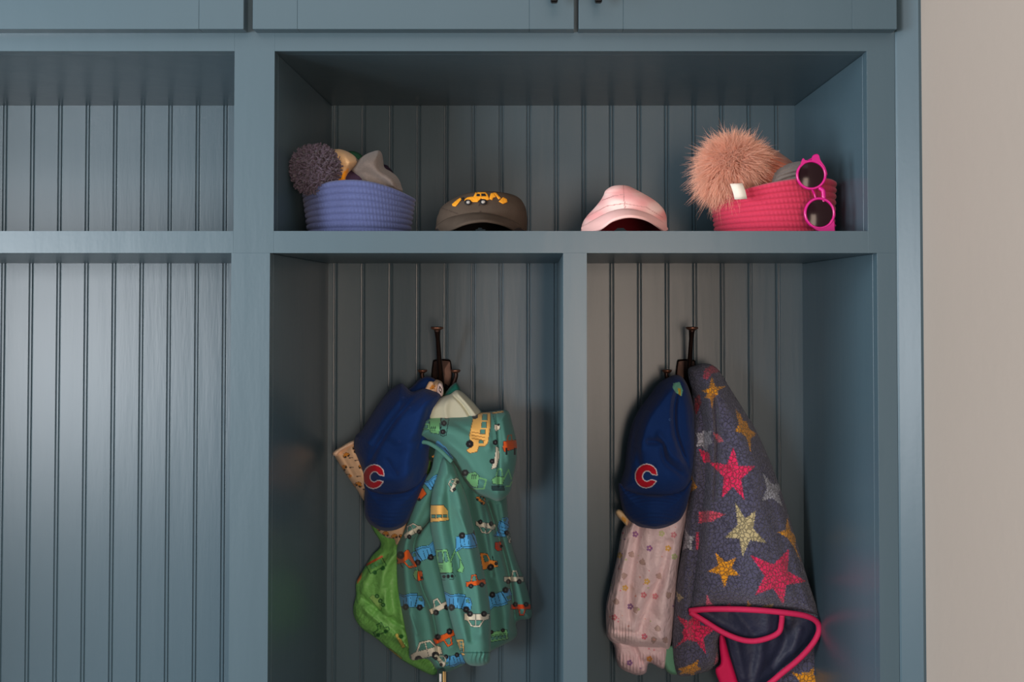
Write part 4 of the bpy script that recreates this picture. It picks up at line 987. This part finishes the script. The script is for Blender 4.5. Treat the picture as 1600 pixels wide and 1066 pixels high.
# ------------------------------------------------------------------ caps on the shelf
t_surf = {}
def shelf_cap(hole, rows, yc, paint_fn, base, m, lining, visor, label, under):
    """rows: (py, xl, xr, depth half, centre shift) from bottom to top, seen at depth yc"""
    t = thing('baseball_cap', P((rows[0][1]+rows[0][2])/2, 361, yc), label, 'cap')
    t.location.z = zsh
    r = np.array(rows, float); u = np.linspace(0, len(r)-1, 60)
    rr = cat(r, 12, closed=False); rr = rr[np.linspace(0, len(rr)-1, 90).astype(int)]
    NT = 220; th = np.arange(NT)*2*math.pi/NT; V = []; px_ = []
    for (py, xl, xr, dh, dc) in rr:
        xc = (xl+xr)/2; hw = (xr-xl)/2
        z = max(Z(py, yc), zsh+.0005)
        x = X(xc, yc)+hw/(F/(yc-CY))*np.sign(np.cos(th))*np.abs(np.cos(th))**.92
        y = yc+dc+dh*np.sin(th)
        V.append(np.stack([x, y, np.full(NT, z)], 1))
    V = np.concatenate(V); m_ = len(rr)
    # close top
    top = V[-NT:].mean(0)+(0, 0, .001); V = np.concatenate([V, [top]])
    k = np.arange(NT); k2 = (k+1) % NT
    Q = np.concatenate([np.stack([i*NT+k, i*NT+k2, (i+1)*NT+k2, (i+1)*NT+k], 1) for i in range(m_-1)]+[np.stack([(m_-1)*NT+k, (m_-1)*NT+k2, np.full(NT, m_*NT), np.full(NT, m_*NT)], 1)])
    Q = [tuple(q) if q[2] != q[3] else tuple(q[:3]) for q in Q]
    # pixel coordinates of the front for the pattern
    rel = V-np.array([0, CY, EYE]); fw = rel[:, 1]*cp+rel[:, 2]*sp; up = -rel[:, 1]*sp+rel[:, 2]*cp
    pp = np.stack([PPX+F*rel[:, 0]/fw, PPY-F*up/fw], 1)
    pr = Painter(pp, base); back = V[:, 1] > yc+.01
    if paint_fn: paint_fn(pr, V)
    # seams as shallow grooves
    root = np.array(visor[0], float)
    rooty = np.interp(pp[:, 0], root[:, 0], root[:, 1])
    front = V[:, 1] < yc-.004
    cut = (front & (pp[:, 1] > rooty+4)) | ((V[:, 1] > yc+.035) & (((pp[:, 0]-hole)/16)**2+((V[:, 2]-zsh)/.019)**2 < 1))
    Qk = [q for q in Q if not all(cut[list(q)])]
    mesh('crown', V, Qk, m, t, col=pr.c)
    cen_ = V.mean(0); Vi = V.copy(); Vi[:, :2] = cen_[:2]+(V[:, :2]-cen_[:2])*.965; Vi[:, 2] = zsh+(V[:, 2]-zsh)*.965
    mesh('lining', Vi, [tuple(q)[::-1] for q in Qk], lining, t)
    fr = V[:, 1] < yc-.002; sp_, sy_ = pp[fr], V[fr, 1]
    t_surf[t.name] = lambda x, y: float(sy_[np.argmin(((sp_-(x, y))**2).sum(1))])
    # visor: root arc (on the crown) and front edge
    root, front, yr, yf_, th_ = visor
    A = cat(root, 10, closed=False); B = cat(front, 10, closed=False)
    n = 61
    def res(a):
        s_ = np.concatenate([[0], np.cumsum(np.linalg.norm(np.diff(a, axis=0), axis=1))]); s_ /= s_[-1]
        t_ = np.linspace(0, 1, n); return np.stack([np.interp(t_, s_, a[:, k]) for k in range(a.shape[1])], 1)
    A, B = res(A), res(B); VV = []; ns = 14
    for i in range(ns):
        s_ = i/(ns-1); tt = np.linspace(-1, 1, n)
        q = A*(1-s_)+B*s_
        ya = yr+.030*tt**2; ybb = yf_+ (yr+.026-yf_)*np.abs(tt)**2.6
        Y = ya*(1-s_)+ybb*s_
        W = P(q[:, 0], q[:, 1], Y); W[:, 2] = np.maximum(W[:, 2], zsh+.0008); W[:, 2] += .003*math.sin(math.pi*s_)
        VV.append(W)
    top_ = np.concatenate(VV); bot = top_.copy(); bot[:, 2] -= th_; bot[:, 2] = np.maximum(bot[:, 2], zsh+.0001)
    V = np.concatenate([top_, bot]); N = len(top_); Fs = []; mi = []
    for i in range(ns-1):
        for k in range(n-1):
            a = i*n+k; Fs.append((a, a+n, a+n+1, a+1)); mi.append(0); Fs.append((N+a, N+a+1, N+a+n+1, N+a+n)); mi.append(1)
    for k in range(n-1):
        a = (ns-1)*n+k; Fs.append((a, N+a, N+a+1, a+1)); mi.append(0)
        Fs.append((k, k+1, N+k+1, N+k)); mi.append(0)
    for i in range(ns-1):
        a = i*n; Fs.append((a, N+a, N+a+n, a+n)); mi.append(0)
        a = i*n+n-1; Fs.append((a, a+n, N+a+n, N+a)); mi.append(0)
    prv = Painter(np.zeros((len(V), 2)), base)
    mesh('visor', V, Fs, [m, under], t, col=prv.c, midx=mi)
    return t
# brown cap: crown opens behind the visor; a dark lining wall closes the view under the brim
BR = (78, 67, 58)
def seam_brown(p, V):
    p.at(0, 0).line([(742, 300), (750, 316), (750, 334)], (58, 48, 42), .9); p.line([(690, 325), (715, 334)], (58, 48, 42), .6)
bc = shelf_cap(750, [(372, 680, 823, .060, .0), (345, 682, 824, .060, .0), (335, 685, 823, .060, .0), (325, 689, 821, .058, .002), (316, 699, 817, .054, .004), (309, 711, 811, .050, .006), (304, 724, 800, .044, .008), (301, 740, 782, .030, .010), (300, 755, 770, .010, .012)],
     .125, seam_brown, BR, M['brown_cap'], M['dark_lining'],
     ([(680, 356), (692, 345), (710, 337.5), (742, 332), (772, 335), (800, 344), (814, 353), (822, 359)], [(684, 364), (704, 358), (725, 349), (744, 345), (762, 344.5), (785, 349.5), (800, 357), (812, 364)], .066, .018, .0032),
     'dark brown child cap with an orange embroidered backhoe, on the shelf', M['dark_lining'])
# embroidery: backhoe loader
def front_y(px, py): return t_surf[bc.name](px, py)
def patch(polys, m, name, par, lift):
    V = []; Fs = []
    for pl in polys:
        ol = np.array(pl, float); st = 1.0
        x0, y0 = ol.min(0)-st; x1, y1 = ol.max(0)+st
        xs_ = np.arange(x0, x1+st, st); ys_ = np.arange(y0, y1+st, st)
        gx_, gy_ = np.meshgrid(xs_, ys_); pt = np.stack([gx_.ravel(), gy_.ravel()], 1)
        ins = inside(pt, ol); ny, nx = gx_.shape; d_, q_, _ = near(pt, ol)
        I2 = ins.reshape(ny, nx); cell = I2[:-1, :-1] | I2[1:, :-1] | I2[:-1, 1:] | I2[1:, 1:]
        pt = np.where(ins[:, None], pt, q_); b = len(V)
        for k, (x, y) in enumerate(pt):
            V.append(tuple(P(x, y, front_y(x, y)-lift-(.0009 if ins[k] else -.001))))
        for i in range(ny-1):
            for j in range(nx-1):
                if cell[i, j]: a = b+i*nx+j; Fs.append((a, a+nx, a+nx+1, a+1))
    return mesh(name, V, Fs, m, par)
def ell(cx, cy, rx, ry, n=20): return [(cx+rx*math.cos(2*math.pi*k/n), cy+ry*math.sin(2*math.pi*k/n)) for k in range(n)]
OT = [[(706, 319), (713, 313), (719, 309), (722, 311), (717, 317), (712, 323), (707, 322)],
      [(725, 312), (731, 308), (740, 307), (743, 300.5), (758, 299.5), (762, 304), (765, 312), (758, 314), (752, 310), (746, 316), (738, 316), (732, 312), (727, 316)],
      [(764, 311), (767, 302), (772, 301), (775, 308), (771, 309), (769, 313)], [(771, 301), (775, 301), (783, 310), (779, 312)],
      [(779, 315), (786, 308), (792, 311), (793, 316), (786, 319)]]
em = patch(OT, M['orange_thread'], 'embroidery', bc, .0012)
patch([ell(731, 316, 5.6, 4.6), ell(755, 315.5, 6.2, 4.8), [(720, 310), (724, 308), (726, 313), (722, 314)], [(745, 303), (750, 302.5), (750, 307), (744, 307)], [(752, 302.5), (758, 302.5), (760, 306.5), (752, 307)]], M['black_thread'], 'black_stitching', em, .0026)
patch([ell(731.5, 316, 3.0, 2.5), ell(755, 315.5, 3.2, 2.6)], M['grey_thread'], 'wheel_stitching', em, .0040)
# pink cap
def dye(p, V):
    q = p.p
    n1 = np.sin(q[:, 0]*.11+1.3*np.sin(q[:, 1]*.13))+np.sin(q[:, 1]*.21+.7*np.cos(q[:, 0]*.09)); f = np.clip(.5+.42*n1, 0, 1)[:, None]
    p.c[:] = lin((255, 224, 216))*(1-f)+lin((244, 172, 170))*f
    blob = np.exp(-(((q[:, 0]-1005)/15)**2+((q[:, 1]-318)/11)**2))[:, None]; p.c[:] = p.c*(1-.6*blob)+lin((236, 138, 140))*.6*blob
    p.at(0, 0).line([(974, 290), (975, 310), (977, 327)], (206, 142, 140), .8); p.line([(941, 313), (960, 306), (975, 304)], (214, 150, 148), .7); p.line([(915, 340), (948, 322), (975, 318), (1010, 324), (1036, 340)], (216, 154, 150), .6)
    up = (q[:, 1] < 302-.02*(q[:, 0]-975)); p.c[up] = p.c[up]*.55+lin((240, 160, 156))*.45
pc = shelf_cap(970, [(372, 906, 1043, .060, .0), (350, 910, 1042, .060, 0), (338, 917, 1041, .058, 0), (326, 928, 1036, .055, .003), (314, 938, 1024, .050, .006), (304, 944, 1009, .042, .01), (297, 947, 997, .034, .012), (291, 955, 986, .022, .014), (288.5, 963, 978, .008, .015)],
     .125, dye, (250, 198, 192), M['pink_cap'], M['crimson'],
     ([(908, 356), (925, 345), (955, 330), (982, 326), (1012, 333), (1033, 345), (1044, 357)], [(909, 364), (937, 357), (958, 343), (984, 337), (1010, 342), (1032, 356), (1042, 364)], .066, .020, .0032),
     'pale pink tie-dyed child cap with a crimson underside, on the shelf', M['crimson'])
